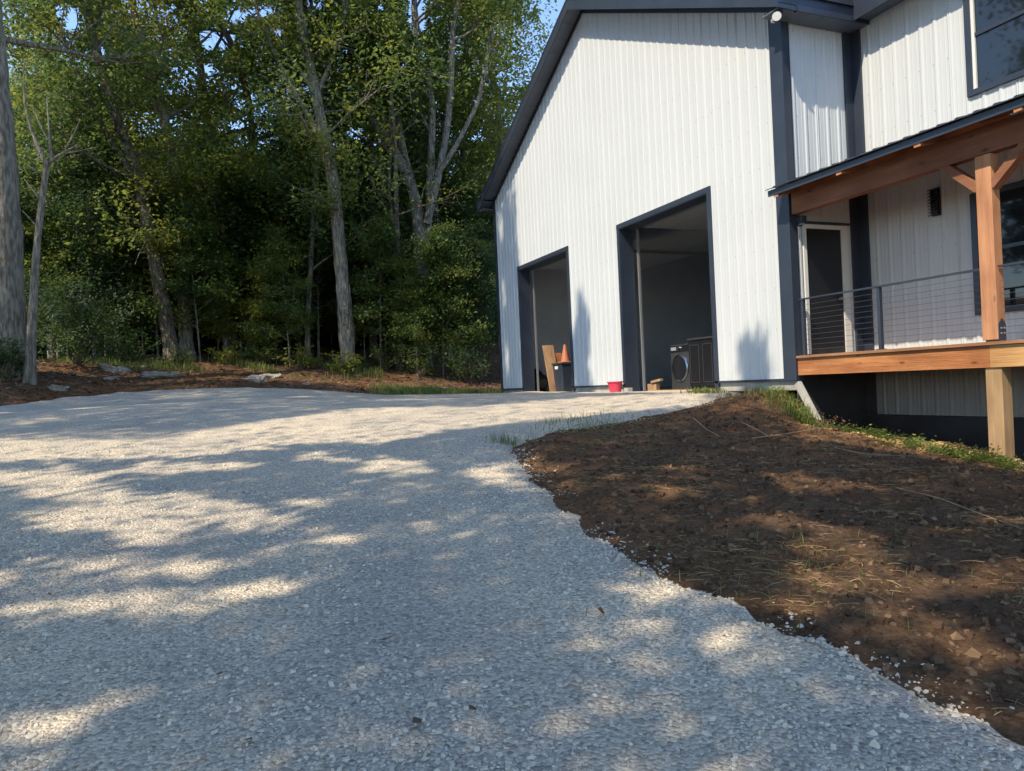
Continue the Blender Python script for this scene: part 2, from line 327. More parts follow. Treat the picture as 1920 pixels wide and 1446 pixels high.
def h_world(x, y):
    """soil near the place, calming to gentle hills far off"""
    x = np.asarray(x, float); y = np.asarray(y, float); r = np.hypot(x, y - 12)
    k = smooth(50, 90, r); near = hgt(np.clip(x, -60, 60), np.clip(y, -45, 80))
    # cut the soil away under the building so that it never pokes through the slab
    inside = (x > 8.75) & (y > 9.2) & (y < 21.4) & (x < 23.4); near = np.where(inside, np.minimum(near, SLAB - .25), near)
    under = (x > 8.62) & (y < 8.95) & (y > -6) & (x < 24); near = np.where(under, np.minimum(near, -1.35 - .3 * smooth(8.6, 9.8, x)), near)
    return near * (1 - k) + k * (1.0 + 7.5 * smooth(30, 75, y + .2 * np.abs(x)) + 1.5 * np.sin(x * .02) + 1.2 * np.sin(y * .017))
tag(grid_sheet('ground', h_world, gx, gy, M['ground']), kind='structure')
tag(grid_sheet('gravel_driveway', hgrav, np.arange(-8, 8.72, .11), np.arange(-14, 24, .11), M['gravel'], lambda X, Y: sdist(X, Y, POLY).reshape(X.shape) > -.35), kind='structure')

# ================================================================== garage
garage = empty('garage', (W, 15.2, SLAB))
tag(garage, 'tall white ribbed metal garage with charcoal trim and two open doorways', 'garage')
YL, YR, YP = 21.42, YC, 15.28           # left corner, right corner, ridge
ZE, ZR = 5.72, 8.70                     # wall height at corners, at ridge
def gable(y): return ZE + (ZR - ZE) * (1 - abs(y - YP) / (YP - YR))
D1 = (16.63, 19.68, SLAB, 3.30); D2 = (11.0, 14.08, SLAB, 3.30)
PITCH = .2286
def profile(s0, s1):
    pts = [(s0, 0.)]
    k = math.floor(s0 / PITCH) - 1
    while k * PITCH < s1 + PITCH:
        c = k * PITCH
        for ds, h in ((-.034, 0), (-.014, .015), (.014, .015), (.034, 0), (.066, 0), (.076, .004), (.086, 0), (.142, 0), (.152, .004), (.162, 0)):
            if s0 + .002 < c + ds < s1 - .002: pts.append((c + ds, h))
        k += 1
    pts.append((s1, 0.)); return pts
def siding(parent, place, s0, s1, zb, zt, holes=(), breaks=(), material=None, name='siding_panel', width=4 * PITCH):
    """place(s, off, z) -> point; one object for each sheet"""
    k0 = math.floor(s0 / width)
    while k0 * width < s1:
        a = max(s0, k0 * width); b = min(s1, (k0 + 1) * width) - .0015; k0 += 1
        if b - a < .01: continue
        pr = profile(a, b); cuts = sorted(set([c for h in holes for c in (h[0], h[1])] + list(breaks)))
        for c in cuts:
            if a + .003 < c < b - .003:
                for i in range(len(pr) - 1):
                    if pr[i][0] < c < pr[i + 1][0]:
                        t = (c - pr[i][0]) / (pr[i + 1][0] - pr[i][0]); pr.insert(i + 1, (c, pr[i][1] * (1 - t) + pr[i + 1][1] * t)); break
        mb = MB()
        for (p, hp), (q, hq) in zip(pr, pr[1:]):
            m = (p + q) / 2; iv = [(zb(p), zt(p), zb(q), zt(q))]
            for h in holes:
                if h[0] < m < h[1]:
                    new = []
                    for (lp, tp, lq, tq) in iv:
                        if h[2] > lp + .01: new.append((lp, min(h[2], tp), lq, min(h[2], tq)))
                        if h[3] < tp - .01: new.append((max(h[3], lp), tp, max(h[3], lq), tq))
                    iv = new
            for (lp, tp, lq, tq) in iv:
                mb.quad(place(p, hp, lp), place(q, hq, lq), place(q, hq, tq), place(p, hp, tp))
        if mb.f: mb.build(name, material or M['white'], parent)
siding(garage, lambda s, o, z: (W - o, s, z), YR + .23, YL - .1, lambda s: -.09, gable, [D1, D2], [YP])
# wall body behind the sheets (columns between the openings)
cols = sorted([YR, D2[0], D2[1], YP, D1[0], D1[1], YL])
for a, b in zip(cols, cols[1:]):
    z0 = -.11
    for h in (D1, D2):
        if h[0] <= a + .001 and b <= h[1] + .001: z0 = h[3]
    MB().hexa([(W + .012, a, z0), (W + .19, a, z0), (W + .19, b, z0), (W + .012, b, z0), (W + .012, a, gable(a) - .02), (W + .19, a, gable(a) - .02), (W + .19, b, gable(b) - .02), (W + .012, b, gable(b) - .02)]).build('wall_frame', M['liner'], garage)
# foundation kerb between the openings, base flashing
for a, b in ((YR - .005, D2[0]), (D2[1], D1[0]), (D1[1], YL)):
    MB().box(W + .02, W + .25, a, b, -1.35, -.112).build('foundation', M['concrete'], garage)
    MB().box(W - .03, W + .011, a + .002, b - .002, -.125, -.085).build('base_trim', M['black'], garage)
# door trims: jamb faces and returns
for h in (D1, D2):
    for y, s in ((h[0], -1), (h[1], 1)):
        mb = MB().box(W - .03, W + .012, y, y + s * .09, -.30, h[3] + .10)
        mb.box(W - .028, W + .32, y - s * .012, y - s * .002, -.30, h[3])
        mb.build('door_jamb', M['black'], garage)
    MB().box(W - .034, W + .01, h[0] - .088, h[1] + .088, h[3] - .002, h[3] + .098).build('door_head', M['black'], garage)
    MB().box(W - .026, W + .32, h[0] + .013, h[1] - .013, h[3] - .02, h[3] - .004).build('head_return', M['black'], garage)
    # inside: steel tracks, raised sectional door
    for y in (h[0] + .10, h[1] - .10):
        t = MB().box(W + .36, W + .41, y - .02, y + .02, SLAB + .03, h[3] + .05).box(W + .41, W + 3.4, y - .02, y + .02, h[3] + .06, h[3] + .10)
        t.build('door_track', M['metal'], garage)
    for i in range(6):
        MB().box(W + .55 + i * .56, W + .55 + i * .56 + .55, h[0] + .13, h[1] - .13, h[3] + .02, h[3] + .065).build('overhead_door_panel', M['grey'], garage)
# corner and base trims
MB().box(W - .032, W + .008, YR - .032, YR + .24, -.12, 5.71).box(W + .009, W + .11, YR - .032, YR + .001, -.12, 5.71).build('corner_trim', M['black'], garage)
MB().box(W - .032, W + .008, YL - .10, YL + .03, -.12, 5.68).box(W + .009, W + .12, YL - .002, YL + .03, -.12, 5.68).build('corner_trim', M['black'], garage)
# other walls, slab, ceiling
XB = 23.4
MB().box(W + .2, XB, YL - .15, YL - .004, -1.3, 5.70).build('side_wall', M['liner'], garage)
MB().box(HX + .25, XB, YR + .004, YR + .15, -1.3, 5.70).build('side_wall', M['liner'], garage)
MB().hexa([(XB - .15, YR + .16, -1.3), (XB, YR + .16, -1.3), (XB, YL - .16, -1.3), (XB - .15, YL - .16, -1.3), (XB - .15, YR + .16, 5.6), (XB, YR + .16, 5.6), (XB, YL - .16, 5.6), (XB - .15, YL - .16, 5.6)]).build('back_wall', M['liner'], garage)
MB().box(W + .02, XB - .01, YR + .02, YL - .02, SLAB - .2, SLAB).build('floor_slab', M['slab'], garage)
for i in range(16):
    for j in range(4):
        x0 = W + .2 + i * .9; y0 = YR + .16 + j * 3.02
        MB().box(x0 + .006, x0 + .894, y0 + .006, y0 + 3.012, 4.30, 4.33).build('ceiling_panel', M['ceiling'], garage)
MB().box(W + .2, XB - .16, YR + .16, YL - .16, 4.36, 4.40).build('ceiling_deck', M['grey'], garage)
# return wall (faces the camera side, carries the entry door)
DR = (8.72, 9.66, .27, 2.33)
siding(garage, lambda s, o, z: (s, YR - o, z), W + .10, HX - .19, lambda s: .24, lambda s: 5.50, [DR])
MB().box(W + .2, HX + .25, YR + .008, YR + .15, -1.3, 5.70).build('side_wall', M['liner'], garage)
MB().box(W + .012, HX - .012, YR - .03, YR + .006, -1.9, .20).build('lower_wall', M['darkbase'], garage)
door = MB().box(8.80, 9.52, YR - .012, YR - .002, .28, 2.25).build('entry_door', M['blackgloss'], garage)
mb = MB().box(8.735, 8.797, YR - .03, YR - .001, .28, 2.32).box(9.523, 9.655, YR - .03, YR - .001, .28, 2.32).box(8.798, 9.522, YR - .028, YR - .001, 2.253, 2.318)
mb.build('door_frame', M['whiteframe'], door)
MB().box(8.70, 9.70, YR - .045, YR - .002, 2.325, 2.36).build('door_flashing', M['black'], door)
MB().cyl((9.45, YR - .07, 1.15), (9.45, YR - .012, 1.15), .025).build('door_handle', M['metal'], door)
# inside corner trim
MB().box(HX - .19, HX - .012, YR - .035, YR + .005, .24, 5.50).build('inside_corner_trim', M['black'], garage)
# roof: two slopes, rakes, soffits
OV = .38; sl_ = (ZR - ZE) / (YP - YR)
for side in (-1, 1):
    ye = YR - OV if side < 0 else YL + OV
    def zz(y): return gable(y) if YR <= y <= YL else ZE - sl_ * (YR - y if y < YR else y - YL)
    zE, zP = zz(ye), ZR
    lift, th = .12, .06
    x0, x1 = W - OV - .03, XB + OV
    a, b = (ye - .04 * (1 if side < 0 else -1), YP)
    MB().hexa([(x0, a, zE + lift), (x1, a, zE + lift), (x1, b, zP + lift), (x0, b, zP + lift), (x0, a, zE + lift + th), (x1, a, zE + lift + th), (x1, b, zP + lift + th), (x0, b, zP + lift + th)]).build('roof_slope', M['roof'], garage)
    # rake fascia
    MB().hexa([(W - OV - .025, ye, zE - .10), (W - OV, ye, zE - .10), (W - OV, YP, zP - .10), (W - OV - .025, YP, zP - .10), (W - OV - .025, ye, zE + lift - .002), (W - OV, ye, zE + lift - .002), (W - OV, YP, zP + lift - .002), (W - OV - .025, YP, zP + lift - .002)]).build('rake_fascia', M['black'], garage)
    # rake soffit: single boards across the overhang
    n = int(abs(YP - ye) / .38)
    for i in range(n):
        p = ye + (YP - ye) * i / n; q = ye + (YP - ye) * (i + 1) / n; q2 = q - (q - p) * .03
        zp, zq = zz(p) - .02, zz(q2) - .02
        MB().hexa([(W - OV + .002, p, zp - .012), (W - .036, p, zp - .012), (W - .036, q2, zq - .012), (W - OV + .002, q2, zq - .012), (W - OV + .002, p, zp), (W - .036, p, zp), (W - .036, q2, zq), (W - OV + .002, q2, zq)]).build('soffit_board', M['soffit'], garage)
    # dark frieze along the wall top
    MB().hexa([(W - .034, ye, zE - .13), (W - .022, ye, zE - .13), (W - .022, YP, zP - .13), (W - .034, YP, zP - .13), (W - .034, ye, zE - .03), (W - .022, ye, zE - .03), (W - .022, YP, zP - .03), (W - .034, YP, zP - .03)]).build('frieze_trim', M['black'], garage)
    # eave: fascia and flat soffit along the long side
    yw = YR if side < 0 else YL
    MB().box(W - OV, XB + OV, ye, ye - side * .025, zE - .10, zE + lift - .004 if side > 0 else 5.86).build('eave_fascia', M['black'], garage)
    s0, s1 = sorted((ye - side * .03, yw - side * .0))
    xs = W - OV + .01
    while xs < (HX + 2 if side < 0 else XB):
        MB().box(xs, xs + .295, s0 + .002, s1 - .004, zE - .095, zE - .08).build('soffit_board', M['soffit'], garage); xs += .30
# gable-end filler behind (attic) keeps the sky out of the room
MB().hexa([(XB - .15, YR, 5.6), (XB, YR, 5.6), (XB, YL, 5.6), (XB - .15, YL, 5.6), (XB - .15, YP - .2, ZR - .1), (XB, YP - .2, ZR - .1), (XB, YP + .2, ZR - .1), (XB - .15, YP + .2, ZR - .1)]).build('rear_gable', M['white'], garage)

# ================================================================== house
house = empty('house', (HX, 4, -1.7))
tag(house, 'white ribbed metal house wall with black windows behind the timber porch', 'house')
YF = -5.0
UW = (5.55, 7.06, 3.69, 5.25); PW = (5.45, 7.09, .68, 2.36)
siding(house, lambda s, o, z: (HX - o, s, z), YF, YR - .19, lambda s: .20, lambda s: 5.50, [UW, PW])
siding(house, lambda s, o, z: (HX - o, s, z), YF, YR - .19, lambda s: -.72, lambda s: .197, material=M['siding_shade'], name='shaded_siding_panel')  # lower siding sheets, shade below the deck painted in by the darker colour
MB().box(HX + .012, HX + .2, YF, YR - .002, -.70, 5.55).build('wall_frame', M['liner'], house)
MB().box(HX - .02, HX + .25, YF, YR - .034, -2.6, -.735).build('foundation', M['darkbase'], house)
MB().box(HX - .035, HX + .005, YR - .20, YR - .037, .24, 5.50).build('inside_corner_trim', M['black'], house)
MB().box(HX - .035, HX + .005, YR - .20, YR - .037, -.73, .195).build('lower_corner_trim', M['darkbase'], house)
MB().box(HX + .3, 20, YF, YF + .2, -2.6, 5.5).build('end_wall', M['white'], house)
def window(w, n):
    y0, y1, z0, z1 = w
    mb = MB()
    t = .075
    mb.box(HX - .045, HX + .008, y0 - .01, y0 + t, z0, z1).box(HX - .045, HX + .008, y1 - t, y1 + .01, z0, z1)
    mb.box(HX - .047, HX + .007, y0 + t + .001, y1 - t - .001, z0, z0 + t).box(HX - .047, HX + .007, y0 + t + .001, y1 - t - .001, z1 - t, z1)
    f = mb.build('window', M['black'], house)
    zm = z0 + (z1 - z0) * .52
    i = t + .002
    for a, b in ((y1 - i - .045, y1 - i), (y0 + i, y0 + i + .045)):
        MB().box(HX - .03, HX + .006, a, b, z0 + i, z1 - i).build('sash', M['whiteframe'] if n == 0 else M['black'], f)
    MB().box(HX - .028, HX + .006, y0 + i + .046, y1 - i - .046, zm - .025, zm + .025).build('meeting_rail', M['black'], f)
    for a, b in ((z0 + i, zm - .026), (zm + .026, z1 - i)):
        MB().box(HX - .004, HX + .004, y0 + i + .047, y1 - i - .047, a, b).build('pane', M['glass'], f)
window(UW, 0); window(PW, 1)
# eave over the house wall
MB().box(HX - .36, HX - .335, YF, YR - OV - .03, 5.44, 5.90).build('eave_fascia', M['black'], house)
ys = YF
while ys < YR - .1:
    MB().box(HX - .333, HX - .004, ys, min(ys + .295, YR - .04), 5.505, 5.52).build('soffit_board', M['soffit'], house); ys += .30
MB().hexa([(HX - .32, YF - .3, 5.86), (20, YF - .3, 8.6), (20, YR + .0, 8.6), (HX - .32, YR + .0, 5.86), (HX - .32, YF - .3, 5.92), (20, YF - .3, 8.66), (20, YR + .0, 8.66), (HX - .32, YR + .0, 5.92)]).build('roof', M['roof'], house)

# ================================================================== timber porch
PX = W             # front face of posts and rim
porch = empty('porch', (PX + .3, 6, -1.2))
tag(porch, 'raised timber porch with cedar posts, cable railing and metal roof', 'porch')
DK = .26
nb = 10
for i in range(nb):
    x0 = PX - .035 + i * .143
    MB().box(x0, min(x0 + .138, HX - .06), YF, YR - .045 if i else YR + .10 if False else YR - .045, DK - .038, DK).build('deck_board', M['deckwood'], porch)
MB().box(PX, PX + .04, 5.94, YR - .04, -.04, .215).build('rim_board', M['rim'], porch)
MB().box(PX, PX + .04, YF, 5.938, -.04, .215).build('rim_board', M['rim2'], porch)
MB().box(PX + .9, PX + .94, YF, YR - .04, -.04, .20).build('joist_beam', M['rim'], porch)
for y in (5.83, 1.5, -2.8):
    MB().box(PX + .002, PX + .142, y, y + .19, DK + .02, 2.44).build('post', M['cedar'], porch, .006)
    MB().box(PX + .03, PX + .12, y + .02, y + .17, DK - .001, DK + .019).build('post_base', M['black'], porch)
    lo = MB().box(PX + .02, PX + .19, y - .01, y + .185, -1.75, -.042); lo.build('lower_post', M['postwood'], porch, .006)
    pl = MB(); prof = [(.01, DK + .0), (.135, DK + .0), (.135, DK + .19), (.115, DK + .225), (.095, DK + .235), (.09, DK + .26), (.055, DK + .26), (.05, DK + .235), (.03, DK + .225), (.01, DK + .19)]
    n0 = len(prof); pl.v = [(PX + a, y - .007, z) for a, z in prof] + [(PX + a, y - .001, z) for a, z in prof]
    pl.f = [tuple(range(n0)), tuple(range(2 * n0 - 1, n0 - 1, -1))] + [(i, i + n0, (i + 1) % n0 + n0, (i + 1) % n0) for i in range(n0)]
    bp = pl.build('bracket', M['black'], porch)
    for bx_, bz in ((.045, .09), (.10, .09), (.045, .15), (.10, .15)):
        MB().cyl((PX + bx_, y - .018, DK + bz), (PX + bx_, y - .007, DK + bz), .011, n=6).build('bolt', M['metal'], bp)
    for s in (-1, 1):
        yy = y + .19 if s > 0 else y
        MB().bar((PX + .07, yy - s * .02, 2.06), (PX + .07, yy + s * .55, 2.58), .10, .13, (1, 0, 0)).build('brace', M['cedar_y_shade'], porch, .004)
MB().box(PX + .0, PX + .14, YF, YR - .05, 2.445, 2.772).build('beam', M['cedar_y_shade'], porch, .006)
EX, EZ, RS = 8.15, 2.83, .26
def rz(x): return EZ + (x - EX) * RS
yt = 9.0
while yt > YF:
    a, b = EX + .03, HX - .06
    MB().hexa([(a, yt - .09, rz(a) - .145), (b, yt - .09, rz(b) - .145), (b, yt, rz(b) - .145), (a, yt, rz(a) - .145), (a, yt - .09, rz(a) - .036), (b, yt - .09, rz(b) - .036), (b, yt, rz(b) - .036), (a, yt, rz(a) - .036)]).build('rafter', M['cedar_x'], porch); yt -= 1.223
yb = YR - .05; k = 0
xs = EX + .06
while xs < HX - .1:      # boards of the porch ceiling on the rafters
    xe = min(xs + .19, HX - .05)
    MB().hexa([(xs, YF, rz(xs) - .034), (xe - .006, YF, rz(xe) - .034), (xe - .006, YR - .05, rz(xe) - .034), (xs, YR - .05, rz(xs) - .034), (xs, YF, rz(xs) - .012), (xe - .006, YF, rz(xe) - .012), (xe - .006, YR - .05, rz(xe) - .012), (xs, YR - .05, rz(xs) - .012)]).build('ceiling_board', M['cedar_y_shade'], porch); xs += .19
MB().hexa([(EX + .02, YF, rz(EX) - .10), (EX + .045, YF, rz(EX) - .10), (EX + .045, YR + .08, rz(EX) - .10), (EX + .02, YR + .08, rz(EX) - .10), (EX + .02, YF, rz(EX) - .01), (EX + .045, YF, rz(EX) - .005), (EX + .045, YR + .08, rz(EX) - .005), (EX + .02, YR + .08, rz(EX) - .01)]).build('fascia', M['black'], porch)
# ribbed metal roof sheets
ya = YF
while ya < YR - .04:
    yb_ = min(ya + .914, YR + .08 if ya + .914 > YR - .1 else 99); yb_ = min(ya + .914, YR + .08)
    pr = profile(ya, yb_ - .002); mb = MB()
    xw = HX - .022
    for (p, hp), (q, hq) in zip(pr, pr[1:]):
        if p >= YR - .05: xr = W - .05
        else: xr = xw
        mb.quad((EX - .03, p, rz(EX) + hp + .004), (xr, p, rz(xr) + hp + .004), (xr, q, rz(xr) + hq + .004), (EX - .03, q, rz(EX) + hq + .004))
        mb.quad((EX - .03, p, rz(EX) - .008), (EX - .03, q, rz(EX) - .008), (EX - .03, q, rz(EX) + hq + .004), (EX - .03, p, rz(EX) + hp + .004))
    mb.build('roof_sheet', M['roof'], porch); ya += .914
# cable railing
RX = PX + .07
for (y0, y1, posts) in ((6.03, 8.96, (8.90, 7.50)), (1.70, 5.82, (4.4, 3.0)), (-2.6, 1.49, (.1, -1.2))):
    rail = MB().box(RX - .035, RX + .035, y0, y1, 1.115, 1.137).build('handrail', M['black'], porch)
    for y in posts: MB().box(RX - .025, RX + .025, y - .025, y + .025, DK + .001, 1.114).box(RX - .05, RX + .05, y - .05, y + .05, DK + .001, DK + .012).build('rail_post', M['black'], rail)
    for i in range(10):
        z = DK + .085 + i * .077
        MB().cyl((RX, y0, z), (RX, y1, z), .0022, n=6).build('cable', M['cable'], rail)

# rows of sheet screws: too small to pick apart
M['screw'] = mat('screw_head', (.22, .23, .24), .5)
def screws(parent, place, s0, s1, z0, zt, holes):
    mb = MB(); k = math.ceil(s0 / PITCH)
    while k * PITCH < s1 - .02:
        sc = k * PITCH + .048; z = z0
        while z < zt(sc) - .15:
            if not any(h[0] - .12 < sc < h[1] + .12 and h[2] - .02 < z < h[3] + .12 for h in holes):
                n = len(mb.v)
                for ds, dz in ((-.009, 0), (0, -.009), (.009, 0), (0, .009)): mb.v.append(place(sc + ds, .001, z + dz))
                mb.v.append(place(sc, .010, z)); mb.f += [(n, n + 1, n + 4), (n + 1, n + 2, n + 4), (n + 2, n + 3, n + 4), (n + 3, n, n + 4)]
            z += .66
        k += 1
    tag(mb.build('siding_screws', M['screw'], parent), kind='stuff')
screws(garage, lambda s, o, z: (W - o, s, z), YR + .25, YL - .1, .05, gable, [D1, D2])
screws(house, lambda s, o, z: (HX - o, s, z), YF, YR - .2, .40, lambda s: 5.5, [UW, PW])
screws(garage, lambda s, o, z: (s, YR - o, z), W + .12, HX - .2, 2.7, lambda s: 5.5, [DR])

# ------------------------------------------------------------------ lamps on the walls
def T(name, loc, label, cat, group=None): return tag(empty(name, loc), label, cat, group)
t = T('wall_sconce', (HX, 7.62, 2.38), 'black louvred wall sconce on the house wall beside the porch post', 'wall lamp')
MB().box(HX - .03, HX - .0215, 7.55, 7.69, 2.18, 2.58).build('back_plate', M['black'], t)
MB().box(HX - .09, HX - .031, 7.575, 7.665, 2.19, 2.57).build('lamp_core', M['blackgloss'], t)
for i in range(9):
    z = 2.185 + i * .046
    MB().hexa([(HX - .12, 7.545, z - .008), (HX - .092, 7.545, z + .008), (HX - .092, 7.695, z + .008), (HX - .12, 7.695, z - .008), (HX - .12, 7.545, z), (HX - .092, 7.545, z + .016), (HX - .092, 7.695, z + .016), (HX - .12, 7.695, z)]).build('louvre', M['black'], t)
t = T('door_lamp', (8.66, YR - .06, 2.36), 'small black box lamp beside the porch entry door', 'wall lamp')
MB().box(8.615, 8.705, YR - .03, YR - .0215, 2.28, 2.44).build('back_plate', M['black'], t)
MB().box(8.61, 8.71, YR - .14, YR - .031, 2.30, 2.42).build('lamp_body', M['black'], t, .006)
MB().box(8.625, 8.695, YR - .125, YR - .045, 2.294, 2.2995).build('lamp_lens', M['lens'], t)
q = atx(1453, 31, 8.10); SZ = ZE - (ZR - ZE) / (YP - YR) * .38 - .096
t = T('security_light', (8.22, q[1] + .04, SZ), 'round grey floodlight under the eave at the garage corner', 'security light')
MB().cyl((8.22, q[1] + .04, SZ - .03), (8.22, q[1] + .04, SZ - .001), .06).build('mount', M['black'], t)
MB().cyl((8.21, q[1] + .035, SZ - .07), (8.22, q[1] + .04, SZ - .031), .018).build('arm', M['black'], t)
hd = MB().cyl((8.20, q[1] + .06, q[2] + .015), (8.125, q[1] - .01, q[2]), .05, .072, 24).build('lamp_head', M['black'], t)
MB().cyl((8.1249, q[1] - .0101, q[2]), (8.119, q[1] - .0157, q[2] - .0012), .066, .066, 24).build('lamp_lens', M['lens'], hd)
MB().cyl((8.19, q[1] + .10, SZ - .05), (8.16, q[1] + .12, SZ - .14), .026, .032).build('sensor', M['whiteframe'], t, 0, True)

# ================================================================== things at the doorways
t = T('washing_machine', (9.7, 13.27, SLAB), 'graphite front loading washing machine standing inside the nearer doorway', 'washing machine')
wx, wy0, wy1 = 9.35, 12.92, 13.62
MB().box(wx, wx + .70, wy0, wy1, SLAB + .02, SLAB + .98).build('cabinet', M['appliance'], t, .015)
wc = (wy0 + wy1) / 2
d = MB().cyl((wx - .03, wc, SLAB + .48), (wx - .002, wc, SLAB + .48), .25, .265, 40).build('porthole_door', M['blackgloss'], t, 0, False)
ring = MB(); n = 48
for i in range(n):
    a0, a1 = 2 * math.pi * i / n, 2 * math.pi * (i + 1) / n
    P_ = lambda r, a, x: (x, wc + r * math.cos(a), SLAB + .48 + r * math.sin(a))
    ring.quad(P_(.255, a0, wx - .036), P_(.255, a1, wx - .036), P_(.29, a1, wx - .02), P_(.29, a0, wx - .02)); ring.quad(P_(.29, a0, wx - .02), P_(.29, a1, wx - .02), P_(.295, a1, wx - .001), P_(.295, a0, wx - .001))
ring.build('door_ring', M['chrome'], d)
MB().box(wx - .012, wx - .001, wy0 + .02, wy1 - .02, SLAB + .83, SLAB + .96).build('control_panel', M['blackgloss'], t)
MB().cyl((wx - .04, wc, SLAB + .895), (wx - .013, wc, SLAB + .895), .038, n=20).build('dial', M['chrome'], t)
MB().box(wx - .02, wx - .013, wy1 - .24, wy1 - .05, SLAB + .86, SLAB + .93).build('detergent_drawer', M['grey'], t)
for a in (wy0 + .05, wy1 - .05): MB().cyl((wx + .06, a, SLAB), (wx + .06, a, SLAB + .03), .025).cyl((wx + .64, a, SLAB), (wx + .64, a, SLAB + .03), .025).build('foot', M['blackgloss'], t)
t = T('cabinet', (9.6, 12.5, SLAB), 'black panelled cabinet beside the washing machine at the nearer doorway', 'cabinet')
cx0, cy0, cy1 = 9.3, 12.02, 12.88
MB().box(cx0, cx0 + .6, cy0, cy1, SLAB + .08, SLAB + 1.03).build('body', M['blackgloss'], t, .006)
MB().box(cx0 + .05, cx0 + .6, cy0 + .02, cy1 - .02, SLAB, SLAB + .079).build('plinth', M['blackgloss'], t)
MB().box(cx0 - .02, cx0 + .62, cy0 - .015, cy1 + .015, SLAB + 1.032, SLAB + 1.07).build('worktop', M['appliance'], t, .005)
for a, b in ((cy0 + .02, (cy0 + cy1) / 2 - .005), ((cy0 + cy1) / 2 + .005, cy1 - .02)):
    dd = MB().box(cx0 - .022, cx0 - .002, a, b, SLAB + .10, SLAB + 1.0).build('cabinet_door', M['blackgloss'], t, .004)
    mb = MB(); i = .05
    mb.box(cx0 - .032, cx0 - .023, a + i, b - i, SLAB + .16, SLAB + .175).box(cx0 - .032, cx0 - .023, a + i, b - i, SLAB + .92, SLAB + .935)
    mb.box(cx0 - .032, cx0 - .023, a + i, a + i + .015, SLAB + .176, SLAB + .919).box(cx0 - .032, cx0 - .023, b - i - .015, b - i, SLAB + .176, SLAB + .919)
    mb.build('moulding', M['appliance'], dd)
# timber threshold and blocks
o = MB().box(W + .03, W + .12, 11.03, 13.3, SLAB + .002, SLAB + .042).build('threshold_plank', M['rim2'], None, .004)
tag(o, 'long flat plank lying across the sill of the nearer doorway', 'plank')
def block(name, px, py, X, wd, ht, dp, label, m, rot=0, z=None):
    y = atx(px, py, X)[1]; zb = SLAB + .001 if z is None else z
    o = MB().box(-dp / 2, dp / 2, -wd / 2, wd / 2, 0, ht).build(name, m, None, .004); o.location = (X, y, zb); o.rotation_euler[2] = rot
    return tag(o, label, 'wood block', 'wood offcuts at the nearer doorway')
block('wood_block', 1226, 735, W + .42, .24, .17, .12, 'upright timber offcut standing on the garage floor near the threshold', M['lumber'], .3)
o = block('wood_block', 1232, 718, W + .42, .26, .05, .10, 'short timber offcut lying tilted on top of the upright offcut', M['lumber'], .35, SLAB + .178); o.rotation_euler[0] = -.18; o.location.z = SLAB + .205
o = block('concrete_block', 1178, 733, W - .14, .16, .17, .12, 'small grey concrete block against the foundation beside the red tub', M['concrete'], 0, SLAB - .06); tag(o, None, 'block')
# red tub
q = atx(1154, 736, W - .30); gz = float(hgrav(np.array([W - .30]), np.array([q[1]]))[0])
t = T('tub', (W - .30, q[1], gz), 'small red plastic tub on the gravel between the two doorways', 'tub')
mb = MB(); prof = [(.115, 0), (.15, .20), (.165, .205), (.165, .225), (.145, .225), (.108, .02), (0, .02)]; n = 24
for i in range(n):
    a0, a1 = 2 * math.pi * i / n, 2 * math.pi * (i + 1) / n
    for (r0, z0), (r1, z1) in zip(prof, prof[1:]):
        mb.quad(*[(W - .30 + r * math.cos(a), q[1] + 1.25 * r * math.sin(a), gz + z) for r, z, a in ((r0, z0, a0), (r0, z0, a1), (r1, z1, a1), (r1, z1, a0))])
mb.f.append(tuple(range(len(mb.v), len(mb.v) + n))); mb.v += [(W - .30 + .115 * math.cos(2 * math.pi * i / n), q[1] + 1.25 * .115 * math.sin(2 * math.pi * i / n), gz) for i in range(n)]
mb.build('bowl', M['red'], t, 0, True)
MB().bar((W - .30, q[1] + .2, gz + .20), (W - .30, q[1] + .24, gz + .12), .03, .02).build('handle', M['red'], t)
# farther doorway: boards, bags, bin, cone
def leaning(px0, py0, px1, py1, X0, X1, wd, th, label, m):
    a = atx(px0, py0, X0); b = atx(px1, py1, X1); a = (a[0], a[1], SLAB + .01)
    return tag(MB().bar(a, b, wd, th, (0, 1, 0)).build('leaning_board', m, None, .003), label, 'board', 'boards leaning in the farther doorway')
leaning(1042, 738, 1027, 648, 9.0, 9.0, .33, .04, 'wide brown board leaning in the farther doorway, front of the pair', M['lumber'])
leaning(1052, 738, 1044, 662, 9.25, 9.25, .28, .03, 'darker board leaning behind the wide brown board in the farther doorway', M['rim'])
def lump(name, c, r, m, label, cat, seed, group=None):
    n1, n2 = 22, 14; rr = np.random.default_rng(seed); u = np.linspace(0, 2 * math.pi, n1, endpoint=False); v = np.linspace(0, math.pi, n2)
    U, Vv = np.meshgrid(u, v); d = np.stack([np.cos(U) * np.sin(Vv), np.sin(U) * np.sin(Vv), np.cos(Vv)], -1).reshape(-1, 3)
    ns = 1 + .16 * np.sin(d @ rr.normal(0, 4, (3, 3))).sum(1) / 1.5
    P = d * ns[:, None] * np.array(r); P[:, 2] = np.maximum(P[:, 2], -r[2] * .8); P += np.array(c) + np.array([0, 0, r[2] * .8])
    i = np.arange((n2 - 1) * n1); a = i // n1 * n1; b = i % n1; Fc = np.stack([a + b, a + (b + 1) % n1, a + n1 + (b + 1) % n1, a + n1 + b], 1)
    return tag(np_mesh(name, P, Fc[:, ::-1], m, None, True), label, cat, group)
y1 = atx(1003, 730, 9.3)[1]; lump('rubbish_bag', (9.35, y1, SLAB), (.32, .42, .38), M['bag'], 'black rubbish bag slumped on the floor in the farther doorway', 'bag', 2, 'bags in the farther doorway')
